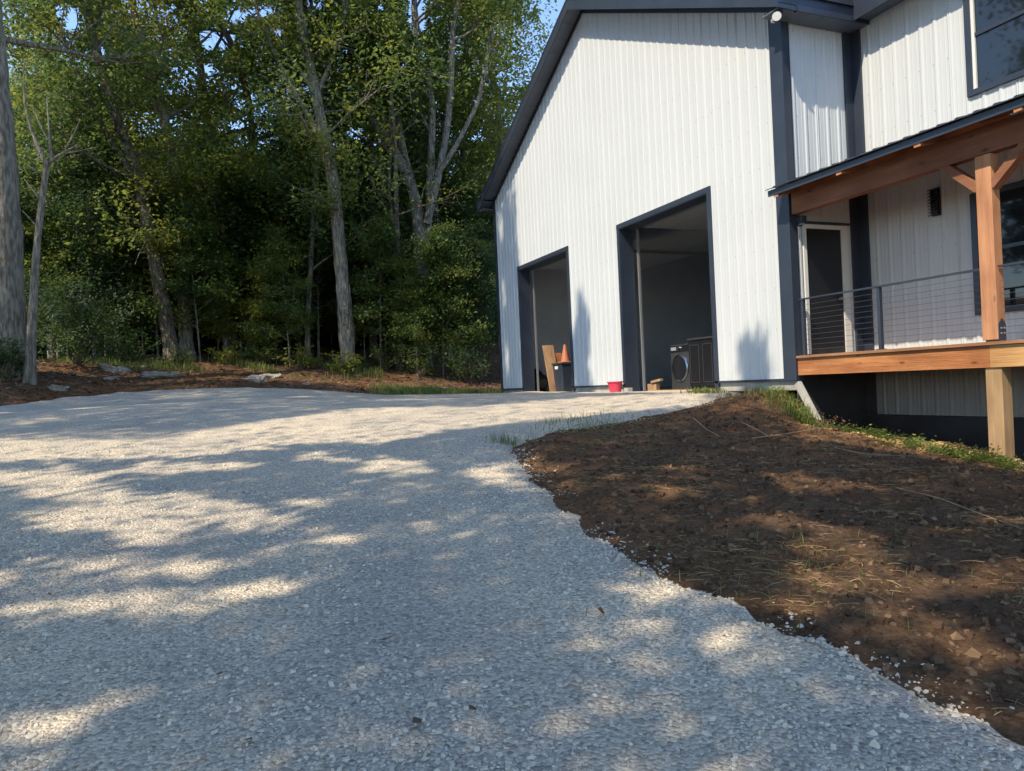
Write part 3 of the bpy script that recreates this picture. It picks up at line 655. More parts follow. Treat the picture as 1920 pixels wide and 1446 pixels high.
y1 = atx(1002, 690, 9.9)[1]; lump('rubbish_bag', (9.95, y1 + .1, SLAB), (.35, .5, .62), M['grey'], 'tall grey bag behind the black rubbish bag in the farther doorway', 'bag', 5, 'bags in the farther doorway')
by = atx(1060, 738, 9.15)[1]
t = T('waste_bin', (9.15, by, SLAB), 'dark upright waste bin beside the leaning boards in the farther doorway', 'bin')
MB().hexa([(8.98, by - .24, SLAB), (9.38, by - .24, SLAB), (9.38, by + .24, SLAB), (8.98, by + .24, SLAB), (8.93, by - .29, SLAB + .78), (9.45, by - .29, SLAB + .78), (9.45, by + .29, SLAB + .78), (8.93, by + .29, SLAB + .78)]).build('bin_body', M['black'], t, .02)
MB().box(8.91, 9.47, by - .31, by + .31, SLAB + .781, SLAB + .83).build('bin_rim', M['black'], t, .01)
MB().box(8.922, 8.932, by - .06, by + .12, SLAB + .66, SLAB + .74).build('sticker', M['whiteframe'], t)
t = T('traffic_cone', (9.2, by, SLAB + .831), 'orange cone standing on the dark waste bin', 'cone')
MB().box(9.03, 9.37, by - .17, by + .17, SLAB + .831, SLAB + .86).build('cone_base', M['orange'], t, .01)
MB().cyl((9.2, by, SLAB + .861), (9.2, by, SLAB + 1.33), .13, .03, 20).build('cone_body', M['orange'], t)
# sloping plank at the garage corner by the porch
a = atx(1492, 716, W + .02); b = atx(1540, 792, W - .02)
tag(MB().bar((W + .005, a[1] - .06, a[2] - .02), (W - .03, b[1], b[2] - .08), .10, .07, (1, 0, 0)).build('sloping_board', M['concrete'], None, .004), 'grey board sloping down from the garage foundation corner under the porch', 'board')

# ================================================================== vegetation generators
def tube(paths, nseg=8):
    """paths: list of (pts (n,3), radii (n)) -> V, F quads"""
    Vs, Fs, off = [], [], 0
    for pts, rad in paths:
        pts = np.asarray(pts, float); rad = np.asarray(rad, float); n = len(pts)
        tg = np.gradient(pts, axis=0); tg /= np.linalg.norm(tg, axis=1)[:, None] + 1e-9
        ref = np.where(np.abs(tg[:, 2:3]) > .9, np.array([[1., 0, 0]]), np.array([[0., 0, 1]]))
        if abs(tg[:, 2]).mean() > .6: ref = np.tile([[1., 0, 0]], (n, 1))
        u = np.cross(tg, ref); u /= np.linalg.norm(u, axis=1)[:, None] + 1e-9; v = np.cross(tg, u)
        k = nseg if rad.max() > .05 else 5
        a = np.linspace(0, 2 * math.pi, k, endpoint=False)
        ring = pts[:, None] + rad[:, None, None] * (u[:, None] * np.cos(a)[None, :, None] + v[:, None] * np.sin(a)[None, :, None])
        Vs.append(ring.reshape(-1, 3)); i = np.arange((n - 1) * k); r = i // k; c = i % k
        Fs.append(np.stack([r * k + c, r * k + (c + 1) % k, (r + 1) * k + (c + 1) % k, (r + 1) * k + c], 1) + off); off += n * k
    return np.concatenate(Vs), np.concatenate(Fs)
def resample(pts, rad, step=.35, wob=.0, rng=RNG):
    pts = np.asarray(pts, float); rad = np.asarray(rad, float); d = np.r_[0, np.cumsum(np.linalg.norm(np.diff(pts, axis=0), axis=1))]
    n = max(4, int(d[-1] / step)); s = np.linspace(0, d[-1], n)
    # smooth by repeated averaging of a dense linear path
    P = np.stack([np.interp(s, d, pts[:, i]) for i in range(3)], 1)
    for _ in range(3): P[1:-1] = (P[:-2] + 2 * P[1:-1] + P[2:]) / 4
    rr = np.interp(s, d, rad)
    if wob: rr = rr * (1 + wob * rng.normal(0, 1, n)); P[1:-1] += rng.normal(0, wob * .25, (n - 2, 3)) * rr[1:-1, None]
    return P, rr
def leaf_quads(C, size, rng, up=.55, aspect=.55, droop=.35):
    n = len(C); cell = np.floor(C / .55).astype(np.int64); hs_ = (cell[:, 0] * 73856093 ^ cell[:, 1] * 19349663 ^ cell[:, 2] * 83492791) % 4096; tab = np.random.default_rng(3).normal(0, .8, (4096, 3)); nrm = rng.normal(0, .55, (n, 3)) + tab[hs_]; nrm[:, 2] = np.abs(nrm[:, 2]) + up; nrm /= np.linalg.norm(nrm, axis=1)[:, None]
    a = rng.normal(0, 1, (n, 3)); a[:, 2] -= droop; a -= (a * nrm).sum(1)[:, None] * nrm; a /= np.linalg.norm(a, axis=1)[:, None] + 1e-9
    b = np.cross(nrm, a); s = size * rng.uniform(.6, 1.35, n)[:, None]
    base = C; tip = C + a * s; mid = C + a * s * .45 - nrm * s * .06
    V = np.stack([base, mid + b * s * aspect / 2, tip, mid - b * s * aspect / 2], 1).reshape(-1, 3)
    return V, np.arange(4 * n).reshape(-1, 4)
GAPS = [(408, 72, 48, 30), (445, 30, 30, 20), (135, 35, 20, 32), (112, 20, 16, 20), (782, 28, 26, 50), (490, 22, 40, 16), (667, 248, 22, 14), (892, 258, 18, 12), (870, 290, 14, 14), (655, 92, 16, 10), (845, 320, 14, 12), (590, 10, 20, 12), (190, 98, 12, 12), (250, 165, 10, 8), (445, 235, 22, 10), (385, 130, 26, 16), (710, 15, 14, 14), (520, 60, 16, 10), (330, 12, 14, 10), (700, 110, 14, 10), (755, 120, 12, 14)]
def sky_gap(P):
    """where the photograph shows sky between the crowns"""
    x, y, d = to_px(P); o = np.zeros(len(P), bool); j = 6 * np.sin(P[:, 0] * 5) * np.sin(P[:, 2] * 6)
    for (cx, cy, rx, ry) in GAPS: rx, ry = rx * .78, ry * .78; o |= (((x - cx) / (rx + j)) ** 2 + ((y - cy) / (ry + j)) ** 2 < 1)
    return o
def grow(stems, rng, z0, z1, nl, length, clump_n, sigma, elev=(.15, .8), drop=None, bias=None, gaps=False):
    """limbs + clumps on given stems -> (branch paths, leaf centres)"""
    paths, C = [], []
    wts = np.array([s[0][:, 2].max() for s in stems], float) * 0 + 1
    ga = rng.uniform(0, 6.28)
    for k in range(nl):
        P, rr = stems[k % len(stems)]
        zlo, zhi = max(z0, P[:, 2].min()), min(z1, P[:, 2].max())
        t = (k + rng.uniform(0, 1)) / nl; zz_ = zlo + (zhi - zlo) * t; i = int(np.argmin(np.abs(P[:, 2] - zz_))); i = min(max(i, 1), len(P) - 2)
        ga += 2.4 + rng.normal(0, .3); az = ga
        if bias is not None and rng.uniform() < .35: az = bias + rng.normal(0, .7)
        el = rng.uniform(*elev); ln = length * (1 - .55 * t) * rng.uniform(.7, 1.25)
        d = np.array([math.cos(az) * math.cos(el), math.sin(az) * math.cos(el), math.sin(el)])
        n = 7; pts = [P[i]]; dd = d.copy()
        for j in range(n - 1):
            dd = dd + rng.normal(0, .13, 3) + np.array([0, 0, .03]); dd /= np.linalg.norm(dd); pts.append(pts[-1] + dd * ln / (n - 1))
        pts = np.array(pts); r0 = min(rr[i] * .55, .02 + ln * .014); rad = np.linspace(r0, .008, n); paths.append((pts, rad))
        for j in range(2, n):
            C.append(pts[j])
            for q in range(2 if j < n - 1 else 3):
                sd = dd + rng.normal(0, .75, 3); sd /= np.linalg.norm(sd); e = pts[j] + sd * ln * rng.uniform(.18, .38)
                m_ = (pts[j] + e) / 2 + rng.normal(0, .06, 3)
                paths.append((np.array([pts[j], m_, e]), np.array([rad[j] * .6, rad[j] * .4, .005]))); C.append(e)
                if rng.uniform() < .5: C.append(m_)
    C = np.array(C); n = len(C); cnt = rng.poisson(clump_n, n) * (rng.uniform(0, 1, n) > .25)
    idx = np.repeat(np.arange(n), cnt); sg = sigma * rng.uniform(.6, 1.3, n)[idx]
    L = C[idx] + rng.normal(0, 1, (len(idx), 3)) * sg[:, None] * np.array([1, 1, .45])
    return paths, L[~sky_gap(L)] if gaps else L
def in_frame(P, mx=20):
    x, y, d = to_px(P); return (d > .3) & (x > -mx) & (x < 1920 + mx) & (y > -mx) & (y < 1446 + mx)
def tree_obj(name, base, paths, leaves, lsize, bark, leafm, rng, label, cat, group=None, up=.55):
    t = T(name, tuple(base), label, cat, group)
    V, Fc = tube(paths, 9); np_mesh('trunk', V, Fc, bark, t, True)
    if leaves is not None and len(leaves):
        V, Fc = leaf_quads(leaves, lsize, rng, up); np_mesh('crown', V, Fc, leafm, t)
    return t
def copy_tree(t, loc, rz_, sc, label, cat=None, group=None):
    c = t.copy(); col.objects.link(c); c.location = loc; c.rotation_euler = (0, 0, rz_); c.scale = (sc, sc, sc); c['label'] = label
    if cat: c['category'] = cat
    if group: c['group'] = group
    for ch in t.children:
        k = ch.copy(); col.objects.link(k); k.parent = c; k.matrix_parent_inverse = ch.matrix_parent_inverse
    return c
def gz_at(x, y): return float(h_world(np.array([x]), np.array([y]))[0])
def stem_px(pts, d, r0, r1, top=None, base=True):
    """trunk traced in pixels at forward distance d (base stands on the soil); continues upward to height top"""
    P = [np.array(atd(x, y, d)) for x, y in pts]
    if base: P[0][2] = gz_at(P[0][0], P[0][1]) - .15
    if base: P.insert(1, P[0] + (P[1] - P[0]) * min(.9, .75 / np.linalg.norm(P[1] - P[0])))
    if top is not None:
        v = P[-1] - P[-2]; v = v / np.linalg.norm(v); v = v * .5 + np.array([0, 0, .7]); v /= np.linalg.norm(v)
        while P[-1][2] < top: P.append(P[-1] + v * 1.5 + RNG.normal(0, .15, 3))
    P = np.array(P); d_ = np.r_[0, np.cumsum(np.linalg.norm(np.diff(P, axis=0), axis=1))]
    rad = r0 + (r1 - r0) * (d_ / d_[-1]) ** .8
    if base: rad[0] *= 1.35
    return resample(P, rad, .4, .05)

# ------------------------------------------------------------------ the trees one can tell apart
def hero(name, label, stems, z0, z1, nl, ln, cn, sg, bark, leafm, seed, lsize=.155, elev=(.1, .8), cat='tree', group='trees at the forest edge'):
    rng = np.random.default_rng(seed)
    paths, L = (grow(stems, rng, z0, z1, nl, ln, cn * .85, sg, elev, gaps=True) if nl else ([], None))
    if L is not None:
        x, y, d = to_px(L); L = L[~((x > 670) & (x < 910) & (y > 170) & (y < 470) & (d < 27.6) & (rng.uniform(0, 1, len(L)) < .7))]
    b = stems[0][0][0]
    return tree_obj(name, (b[0], b[1], b[2] + .15), list(stems) + paths, L, lsize, bark, leafm, rng, label, cat, group)
hero('oak_tree', 'thick grey-barked trunk at the left edge beside the bare forked tree', [stem_px([(14, 655), (8, 400), (-6, 200), (-22, 0)], 18.5, .46, .12, 20)], 9, 19, 18, 4.5, 60, .55, M['bark'], M['leaf_dark'], 21)
hero('bare_tree', 'slim grey forked tree with bare twisted branches right of the thick trunk',
     [stem_px([(52, 665), (62, 560), (70, 440), (80, 360), (88, 308)], 18.2, .12, .07)] +
     [stem_px(p, 18.2, a, .012, None, False) for p, a in (
         ([(88, 310), (70, 285), (55, 250), (42, 205), (38, 150), (46, 110)], .055), ([(88, 308), (105, 292), (130, 278), (150, 270)], .05), ([(96, 302), (88, 260), (96, 215), (88, 180)], .04),
         ([(110, 290), (150, 285), (185, 275)], .022), ([(84, 330), (60, 318), (45, 305)], .022), ([(78, 380), (58, 350), (45, 335)], .025), ([(74, 430), (52, 405), (42, 395)], .02), ([(90, 262), (70, 235), (62, 200)], .02), ([(120, 284), (140, 255), (150, 225)], .02))],
     0, 0, 0, 0, 0, 0, M['bark'], None, 22)
hero('leaning_tree', 'trunk leaning left in two stems left of the forest clump', [stem_px([(326, 676), (312, 600), (298, 530), (272, 400), (262, 350), (243, 285), (212, 205), (195, 150)], 24.5, .25, .10, 17), stem_px([(266, 362), (238, 315), (205, 255), (186, 228)], 24.4, .10, .05, 12, False)], 5, 17, 22, 3.6, 55, .55, M['bark_dark'], M['leaf'], 23)
hero('tree', 'pale-footed trunk right beside the leaning trunk at the forest edge', [stem_px([(352, 676), (347, 600), (338, 420), (322, 290), (290, 140), (246, 15)], 26, .24, .09, 18)], 4.5, 18, 24, 3.6, 58, .55, M['bark'], M['leaf_light'], 24)
hero('tulip_tree', 'tall pale straight trunk standing out in the middle of the forest edge', [stem_px([(653, 668), (648, 590), (640, 500), (632, 410), (624, 330), (612, 270), (597, 200), (586, 150), (566, 60)], 25, .27, .12, 20), stem_px([(612, 285), (585, 225), (552, 175), (530, 130)], 24.9, .09, .05, 14, False), stem_px([(592, 180), (620, 120), (640, 70)], 25.1, .08, .05, 14, False)], 6.5, 20, 28, 3.6, 62, .55, M['bark'], M['leaf'], 25)
hero('slender_tree', 'thin bent trunk just left of the tall pale trunk', [stem_px([(576, 672), (577, 580), (583, 500), (588, 400), (594, 300), (598, 250)], 26, .10, .06, 14)], 4, 14, 18, 2.6, 50, .5, M['bark'], M['leaf'], 26)
s8 = [stem_px([(792, 690), (792, 560), (790, 470), (785, 420), (776, 350), (745, 295), (715, 245), (686, 200)], 27, .33, .08, 16),
      stem_px([(796, 470), (806, 390), (808, 290), (812, 215), (806, 150)], 27, .16, .07, 18, False), stem_px([(782, 380), (765, 320), (748, 250), (742, 170), (736, 60)], 27.2, .15, .07, 19, False),
      stem_px([(800, 420), (822, 330), (838, 250), (846, 160), (848, 40)], 26.8, .15, .07, 19, False), stem_px([(818, 330), (850, 285), (880, 225), (900, 190)], 26.7, .10, .05, 14, False),
      stem_px([(770, 345), (752, 300), (725, 235), (700, 180)], 27.3, .10, .05, 14, False), stem_px([(808, 250), (795, 225), (780, 200)], 27.0, .05, .03, 11, False)]
hero('spreading_tree', 'many-stemmed grey tree fanning out from a low fork beside the garage', s8, 10.2, 19, 40, 2.8, 55, .5, M['bark'], M['leaf'], 27)
hero('slender_tree', 'slim trunk with a low fork between the pale trunk and the many-stemmed tree', [stem_px([(748, 690), (748, 600), (746, 480), (744, 410), (742, 360)], 26, .11, .06, 11), stem_px([(745, 450), (735, 400), (726, 360)], 26, .06, .04, 9, False)], 5, 11, 14, 2.4, 50, .5, M['bark_dark'], M['leaf'], 28)
hero('tree', 'light-leaved tree rising behind the left eave of the garage', [stem_px([(960, 700), (950, 400), (940, 260), (928, 170), (915, 90)], 31, .20, .10, 20)], 5, 20, 34, 3.6, 62, .55, M['bark'], M['leaf_light'], 29)
hero('tree', 'dark-trunked tree between the leaning trunk and the tall pale trunk', [stem_px([(470, 670), (474, 500), (478, 330), (470, 200), (440, 90), (400, 20)], 28, .18, .09, 18)], 4, 18, 30, 3.6, 60, .55, M['bark_dark'], M['leaf'], 30)

# ------------------------------------------------------------------ templates copied through the wood
def template(seed, H, r0, z0, nl, ln, cn, sg, leafm, lsize, elev=(.1, .8), lean=.6):
    rng = np.random.default_rng(seed); P = [np.array([0, 0, -.2])]
    v = np.array([rng.normal(0, .04), rng.normal(0, .04), 1])
    while P[-1][2] < H: v = v + np.array([rng.normal(0, .03), rng.normal(0, .03), 0]) * lean; P.append(P[-1] + v / np.linalg.norm(v) * max(.4, H / 14))
    P = np.array(P); st = resample(P, np.linspace(r0, r0 * .25, len(P)), max(.25, H / 30), .05, rng)
    paths, L = grow([st], rng, z0, H, nl, ln, cn, sg, elev)
    return rng, [st] + paths, L, leafm, lsize
def first(tp, loc, label, name, cat, group, bark):
    rng, paths, L, lm, ls = tp
    t = tree_obj(name, (0, 0, 0), paths, L, ls, bark, lm, rng, label, cat, group); t.location = loc
    for ch in t.children: ch.matrix_parent_inverse = Matrix.Identity(4)
    return t
TP = [template(41, 20, .22, 3.5, 38, 4.2, 42, .5, M['leaf'], .19), template(42, 18, .18, 2.5, 38, 3.8, 42, .5, M['leaf_dark'], .19), template(43, 21, .24, 5, 36, 4.5, 42, .5, M['leaf_light'], .19), template(44, 16, .15, 2, 36, 3.4, 42, .48, M['leaf'], .18)]
rt = np.random.default_rng(77); protos = [None] * 4; rows = []
for (xa, xb, d, n, sc_) in ((-40, 960, 30, 5, .95), (-80, 980, 34.5, 6, .75), (-120, 1000, 41, 10, .55), (-160, 1050, 50, 12, .55)):
    for i in range(n): rows.append((xa + (xb - xa) * (i + rt.uniform(.15, .85)) / n, d + rt.uniform(-1.4, 1.4), sc_))
rows.reverse()
for i, (x, d, sc_) in enumerate(rows):
    q = atd(x, 723, d); loc = (q[0], q[1], gz_at(q[0], q[1])); k = i % 4
    lab = ['leafy green tree standing deeper in the forest behind the edge trunks', 'dark green tree standing deeper in the forest behind the edge trunks', 'yellow-green tree standing deeper in the forest behind the edge trunks', 'small leafy tree standing deeper in the forest behind the edge trunks'][k]
    grp = 'trees deeper in the forest'
    if d < 38 and protos[k] is not None:
        rng_, pa, L, lm, ls = TP[k]; an = rt.uniform(0, 6.28); sc = rt.uniform(.88, 1.15) * sc_; rot = np.array([[math.cos(an), -math.sin(an), 0], [math.sin(an), math.cos(an), 0], [0, 0, 1]]) * sc
        mv = lambda Q: Q @ rot.T
        L2 = mv(L); L2 = L2[~sky_gap(L2 + np.array(loc))]
        first((rng_, [(mv(a), b * sc) for a, b in pa], L2, lm, ls * sc), loc, lab, 'forest_tree', 'tree', grp, M['bark_dark' if k % 2 else 'bark'])
    elif protos[k] is None: protos[k] = first((TP[k][0], [(a * .6, b * .6) for a, b in TP[k][1]], TP[k][2] * .6, TP[k][3], TP[k][4]), loc, lab, 'forest_tree', 'tree', grp, M['bark_dark' if k % 2 else 'bark'])
    else: copy_tree(protos[k], loc, rt.uniform(0, 6.28), rt.uniform(.88, 1.15) * sc_ / .6, lab, 'tree', grp)
# dense thickets that close the view low down between the trunks
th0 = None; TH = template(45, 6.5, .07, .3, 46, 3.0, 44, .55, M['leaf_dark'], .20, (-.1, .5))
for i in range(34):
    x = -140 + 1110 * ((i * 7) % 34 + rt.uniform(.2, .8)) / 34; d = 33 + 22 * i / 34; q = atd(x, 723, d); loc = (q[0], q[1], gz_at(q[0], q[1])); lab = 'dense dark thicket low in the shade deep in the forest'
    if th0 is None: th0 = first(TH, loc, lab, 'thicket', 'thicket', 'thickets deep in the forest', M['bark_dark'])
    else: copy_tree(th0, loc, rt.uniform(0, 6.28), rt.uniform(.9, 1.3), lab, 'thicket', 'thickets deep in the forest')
# saplings and low growth along the forest edge
SP = [template(51, 5.5, .035, 1.0, 26, 1.3, 24, .28, M['leaf'], .125, (0, .6)), template(52, 4.0, .028, .6, 22, 1.1, 24, .25, M['leaf_light'], .115, (0, .5)), template(53, 7.0, .05, 1.5, 30, 1.7, 26, .32, M['leaf_dark'], .13, (0, .6))]
sp0 = [None] * 3
sap = [(378, 25, 0), (414, 26.5, 1), (520, 26, 1), (546, 25, 0), (600, 27.5, 2), (715, 25.5, 0), (686, 28, 2), (785, 25, 0), (832, 25.5, 0), (870, 26, 2), (905, 26.5, 2), (455, 27.5, 2), (300, 27, 2), (240, 26, 0), (180, 24, 2), (130, 23, 0), (110, 26, 2), (430, 29, 0), (500, 28.5, 2), (655, 29, 0), (755, 28.5, 2), (815, 29.5, 0), (890, 29, 2), (350, 29, 2), (270, 30, 0), (200, 29, 2), (60, 24, 2), (20, 23, 0), (565, 31, 2), (725, 31, 2), (625, 32, 0), (405, 33, 2), (320, 33, 0)]
for i, (x, d, k) in enumerate(sap):
    q = atd(x, 723, d); loc = (q[0], q[1], gz_at(q[0], q[1]))
    lab = ['slender leafy sapling in the shaded understory of the forest edge', 'short yellow-green sapling in the understory of the forest edge', 'taller dark-leaved sapling in the understory of the forest edge'][k]
    if sp0[k] is None: sp0[k] = first(SP[k], loc, lab, 'sapling', 'sapling', 'saplings under the forest edge', M['bark'])
    else: copy_tree(sp0[k], loc, rt.uniform(0, 6.28), rt.uniform(.6, .95) if 590 < x else rt.uniform(.7, 1.15), lab, 'sapling', 'saplings under the forest edge')
def bush(name, px, py, d, rx, rz2, n, label, m, seed, ls=.10):
    rng = np.random.default_rng(seed); q = atd(px, py, d); b = np.array([q[0], q[1], gz_at(q[0], q[1])])
    stems = []; tips = []
    for i in range(18):
        a = rng.uniform(0, 6.28); r = rx * rng.uniform(.2, 1.5); h = rz2 * rng.uniform(.25, 1.25)
        e = b + np.array([math.cos(a) * r, math.sin(a) * r, h]); m_ = b + (e - b) * .5 + np.array([0, 0, h * .15]); stems.append((np.array([b - [0, 0, .05], m_, e]), np.array([.018, .012, .005]))); tips += [e, m_, (m_ + e) / 2]
    tips = np.array(tips); L = tips[rng.integers(0, len(tips), n)] + rng.normal(0, 1, (n, 3)) * np.array([rx * .17, rx * .17, rz2 * .10]); L = L[L[:, 2] > b[2]]
    t = T(name, tuple(b), label, 'bush', 'bushes at the forest foot')
    V, Fc = tube(stems, 5); np_mesh('stem', V, Fc, M['bark_dark'], t, True); V, Fc = leaf_quads(L, ls, rng, .5); np_mesh('foliage', V, Fc, m, t)
bush('bush', 150, 700, 21.0, 1.15, 1.9, 5200, 'big dark round bush beside the bare forked tree', M['leaf_dark'], 61)
bush('bush', 15, 700, 18.0, .5, .8, 1200, 'small dark bush at the foot of the thick left trunk', M['leaf_dark'], 62)
bush('bush', 655, 690, 24.3, .42, .6, 520, 'small bright bush in front of the tall pale trunk', M['leaf_light'], 63, .13)
bush('bush', 565, 690, 24.5, .45, .6, 500, 'small bush left of the tall pale trunk, by the bank', M['leaf_light'], 64, .12)
bush('bush', 420, 685, 24.6, .5, .5, 500, 'low bright bush on the sunny part of the bank', M['leaf_light'], 65, .11)
bush('bush', 335, 690, 23.6, .35, .55, 300, 'thin twiggy bush in front of the two joined trunk feet', M['leaf'], 66, .09)
bush('bush', 790, 705, 25.0, .7, .8, 900, 'dark leafy bush below the many-stemmed tree', M['leaf_dark'], 67)
bush('bush', 880, 712, 25.0, .8, 1.2, 1600, 'dark bush near the left corner of the garage', M['leaf_dark'], 68)
bush('bush', 250, 690, 23.5, .8, .8, 1200, 'low dark bush between the big bush and the leaning trunk', M['leaf_dark'], 69)
bush('bush', 720, 698, 25.5, .7, .7, 900, 'low dark bush between the small bright bush and the many-stemmed tree', M['leaf_dark'], 70)
bush('bush', 490, 690, 25.5, .7, .6, 800, 'low green bush below the dark-trunked tree', M['leaf'], 71)

# ------------------------------------------------------------------ trees beside and behind the camera: their crowns shade the drive
LIT = [  # sunlit patches seen on the ground (cx, cy, rx, ry, tilt) in photo pixels; no foliage stands between them and the sun
    (750, 882, 62, 13, 0), (930, 900, 55, 14, .1), (990, 925, 60, 9, .5), (300, 975, 200, 30, -.05), (500, 988, 70, 14, -.1), (590, 946, 50, 11, 0), (600, 1002, 40, 7, -.1), (90, 902, 130, 13, 0), (60, 850, 150, 16, 0), (330, 845, 200, 10, 0), (620, 866, 60, 5, 0), (350, 884, 130, 9, -.05),
    (170, 930, 140, 14, .05), (300, 1020, 80, 8, -.1), (215, 1062, 75, 8, -.1), (350, 1080, 90, 14, -.1), (530, 1035, 50, 6, -.1), (490, 1117, 85, 19, -.1), (310, 1150, 80, 24, -.1), (130, 1150, 110, 10, -.05), (140, 1370, 140, 30, -.25), (245, 1325, 40, 16, -.3), (705, 1290, 48, 17, -.05), (545, 1400, 40, 18, -.2),
    (840, 1068, 28, 7, 0), (920, 1022, 35, 7, 0), (650, 1018, 50, 7, -.1), (1070, 1210, 38, 12, 0), (1220, 1125, 70, 20, .1), (1250, 1095, 60, 9, .2), (1370, 1215, 45, 38, .6), (1255, 1245, 35, 10, .1), (1020, 880, 40, 12, .3), (1100, 995, 70, 8, .45), (1215, 1185, 60, 12, .1),
    (1640, 1215, 70, 14, .45), (1750, 1290, 90, 22, .45), (1850, 1350, 70, 20, .4), (1600, 1060, 95, 40, .2), (1560, 1100, 80, 25, .2), (1700, 1120, 80, 18, .1), (1760, 1105, 70, 16, .1), (1880, 1095, 80, 28, 0), (1500, 990, 55, 12, 0), (1570, 1010, 70, 14, .1), (1420, 980, 45, 8, 0), (1720, 1180, 120, 22, .2), (1850, 1240, 90, 25, .2), (1480, 1150, 70, 16, .2), (1560, 920, 110, 9, 0), (1260, 930, 40, 7, 0), (1160, 905, 30, 6, 0), (1060, 915, 45, 6, 0), (1010, 865, 25, 7, 0), (1280, 890, 40, 7, 0), (1480, 905, 60, 6, 0), (1800, 1010, 50, 8, 0), (1880, 985, 40, 7, 0)]
SUNNY = [  # wide sunlit areas (polygons in photo pixels)
    [(430, 846), (300, 832), (420, 806), (520, 790), (620, 776), (720, 768), (900, 766), (1000, 757), (1150, 745), (1320, 740), (1340, 756), (1250, 772), (1180, 778), (1080, 790), (960, 800), (820, 818), (720, 840), (600, 838)],
    [(1480, 800), (1560, 795), (1700, 815), (1920, 850), (1920, 905), (1840, 880), (1700, 862), (1600, 848), (1500, 830)],
    [(0, 830), (300, 830), (420, 845), (420, 862), (0, 872)]]
def in_poly(x, y, P):
    ins = np.zeros(len(x), bool)
    for (ax, ay), (bx, by_) in zip(P, P[1:] + P[:1]): ins ^= ((ay > y) != (by_ > y)) & (x < (bx - ax) * (y - ay) / ((by_ - ay) or 1e-9) + ax)
    return ins
def sun_open(C):
    """True where a leaf would shade a patch that is sunlit in the photograph"""
    s = np.array(SUN); t = (-1.2 - C[:, 2]) / s[2]
    for _ in range(5):
        H = C + s * t[:, None]; t = (hgt0(H[:, 0], H[:, 1]) - C[:, 2]) / s[2]
    H = C + s * t[:, None]; x, y, d = to_px(H); out = np.zeros(len(C), bool); vis = (d > 1) & (np.random.default_rng(len(C) + 1).uniform(0, 1, len(C)) > .06); x0_, y0_ = x, y; x = x + 26 * sines(H[:, 0], H[:, 1], 71, 5, 4); y = y + 9 * sines(H[:, 0], H[:, 1], 72, 5, 4)
    for (cx, cy, rx, ry, a) in LIT:
        rx, ry = rx * 1.1, ry * 1.3; dx, dy = x - cx, y - cy; u = dx * math.cos(a) + dy * math.sin(a); v = -dx * math.sin(a) + dy * math.cos(a); out |= vis & ((u / rx) ** 2 + (v / ry) ** 2 < 1)
    for P in SUNNY: out |= vis & in_poly(x0_, y0_ + .25 * (y - y0_), P)
    # sunlit walls: garage front right of the shaded strip, porch front
    tw = (W - C[:, 0]) / s[0]; Q = C + s * tw[:, None]
    front = (tw > 0) & (Q[:, 2] > -1.1) & (Q[:, 2] < 9.2) & (Q[:, 1] < 19.75) & (Q[:, 1] > 4.5)
    blotch = (np.abs(Q[:, 1] - 16.1 - .12 * np.sin(Q[:, 2] * 3)) < .42 * np.clip((2.3 - Q[:, 2]) / 1.2, 0, 1)) | ((np.abs(Q[:, 1] - 10.0) < .35) & (Q[:, 2] < .6))
    out |= front & ~blotch
    strip = (tw > 0) & (Q[:, 1] > 19.75) & (Q[:, 1] < 21.6) & (((Q[:, 1] - 20.9) / .16) ** 2 + ((np.mod(Q[:, 2], 1.9) - .9) / .55) ** 2 < 1)
    tf = (24.5 - C[:, 1]) / s[1]; Q = C + s * tf[:, None]; rr = np.random.default_rng(len(C)).uniform(0, 1, len(C))
    wood = (Q[:, 2] > .3) & (Q[:, 0] > -9) & (Q[:, 0] < 9) & (rr < np.where(Q[:, 0] > -2.5, .85, .45))
    return out | strip | wood
def shade_tree(base, targets, hmin, hmax, seed, label, nlimb=16, cn=120, sg=.45, leafm=None):
    """off-frame tree whose clumps stand sunward of the given ground points"""
    rng = np.random.default_rng(seed); b = np.array([base[0], base[1], gz_at(*base)]); s = np.array(SUN)
    hh = rng.uniform(hmin, hmax, len(targets)); C = targets - s[None] * (hh / -s[2])[:, None]
    C = C[~in_frame(C, 140)]
    top = b + np.array([0, 0, C[:, 2].max() - b[2]]); n = 12
    P = b + (top - b) * np.linspace(-.01, 1, n)[:, None]; P[1:, :2] += np.cumsum(rng.normal(0, .08, (n - 1, 2)), 0); st = resample(P, np.linspace(.28, .05, n), .5, .04, rng)
    paths = [st]
    ctr = C[rng.choice(len(C), min(nlimb, len(C)), replace=False)]
    for c in ctr:
        i = int(np.argmin(np.abs(st[0][:, 2] - (c[2] - .45 * np.linalg.norm(c[:2] - b[:2]))))); a = st[0][max(i, 3)]
        m_ = a + (c - a) * .5 + np.array([0, 0, .05 * np.linalg.norm(c - a)])
        if in_frame(np.array([a, m_, c]), 60).any(): continue
        lin = a + (c - a) * np.linspace(.1, 1, 14)[:, None]
        if sun_open(lin).mean() > .1: continue
        paths.append(resample(np.array([a, m_, c]), np.array([.09, .05, .012]), .6, .05, rng))
    cnt = rng.poisson(cn, len(C)); idx = np.repeat(np.arange(len(C)), cnt)
    L = C[idx] + rng.normal(0, 1, (len(idx), 3)) * sg
    L = L[~sun_open(L) & ~in_frame(L, 60)]
    tree_obj('shade_tree', tuple(b), paths, L, .17, M['bark_dark'], leafm or M['leaf'], rng, label, 'tree', 'trees shading the drive')
rs = np.random.default_rng(5)
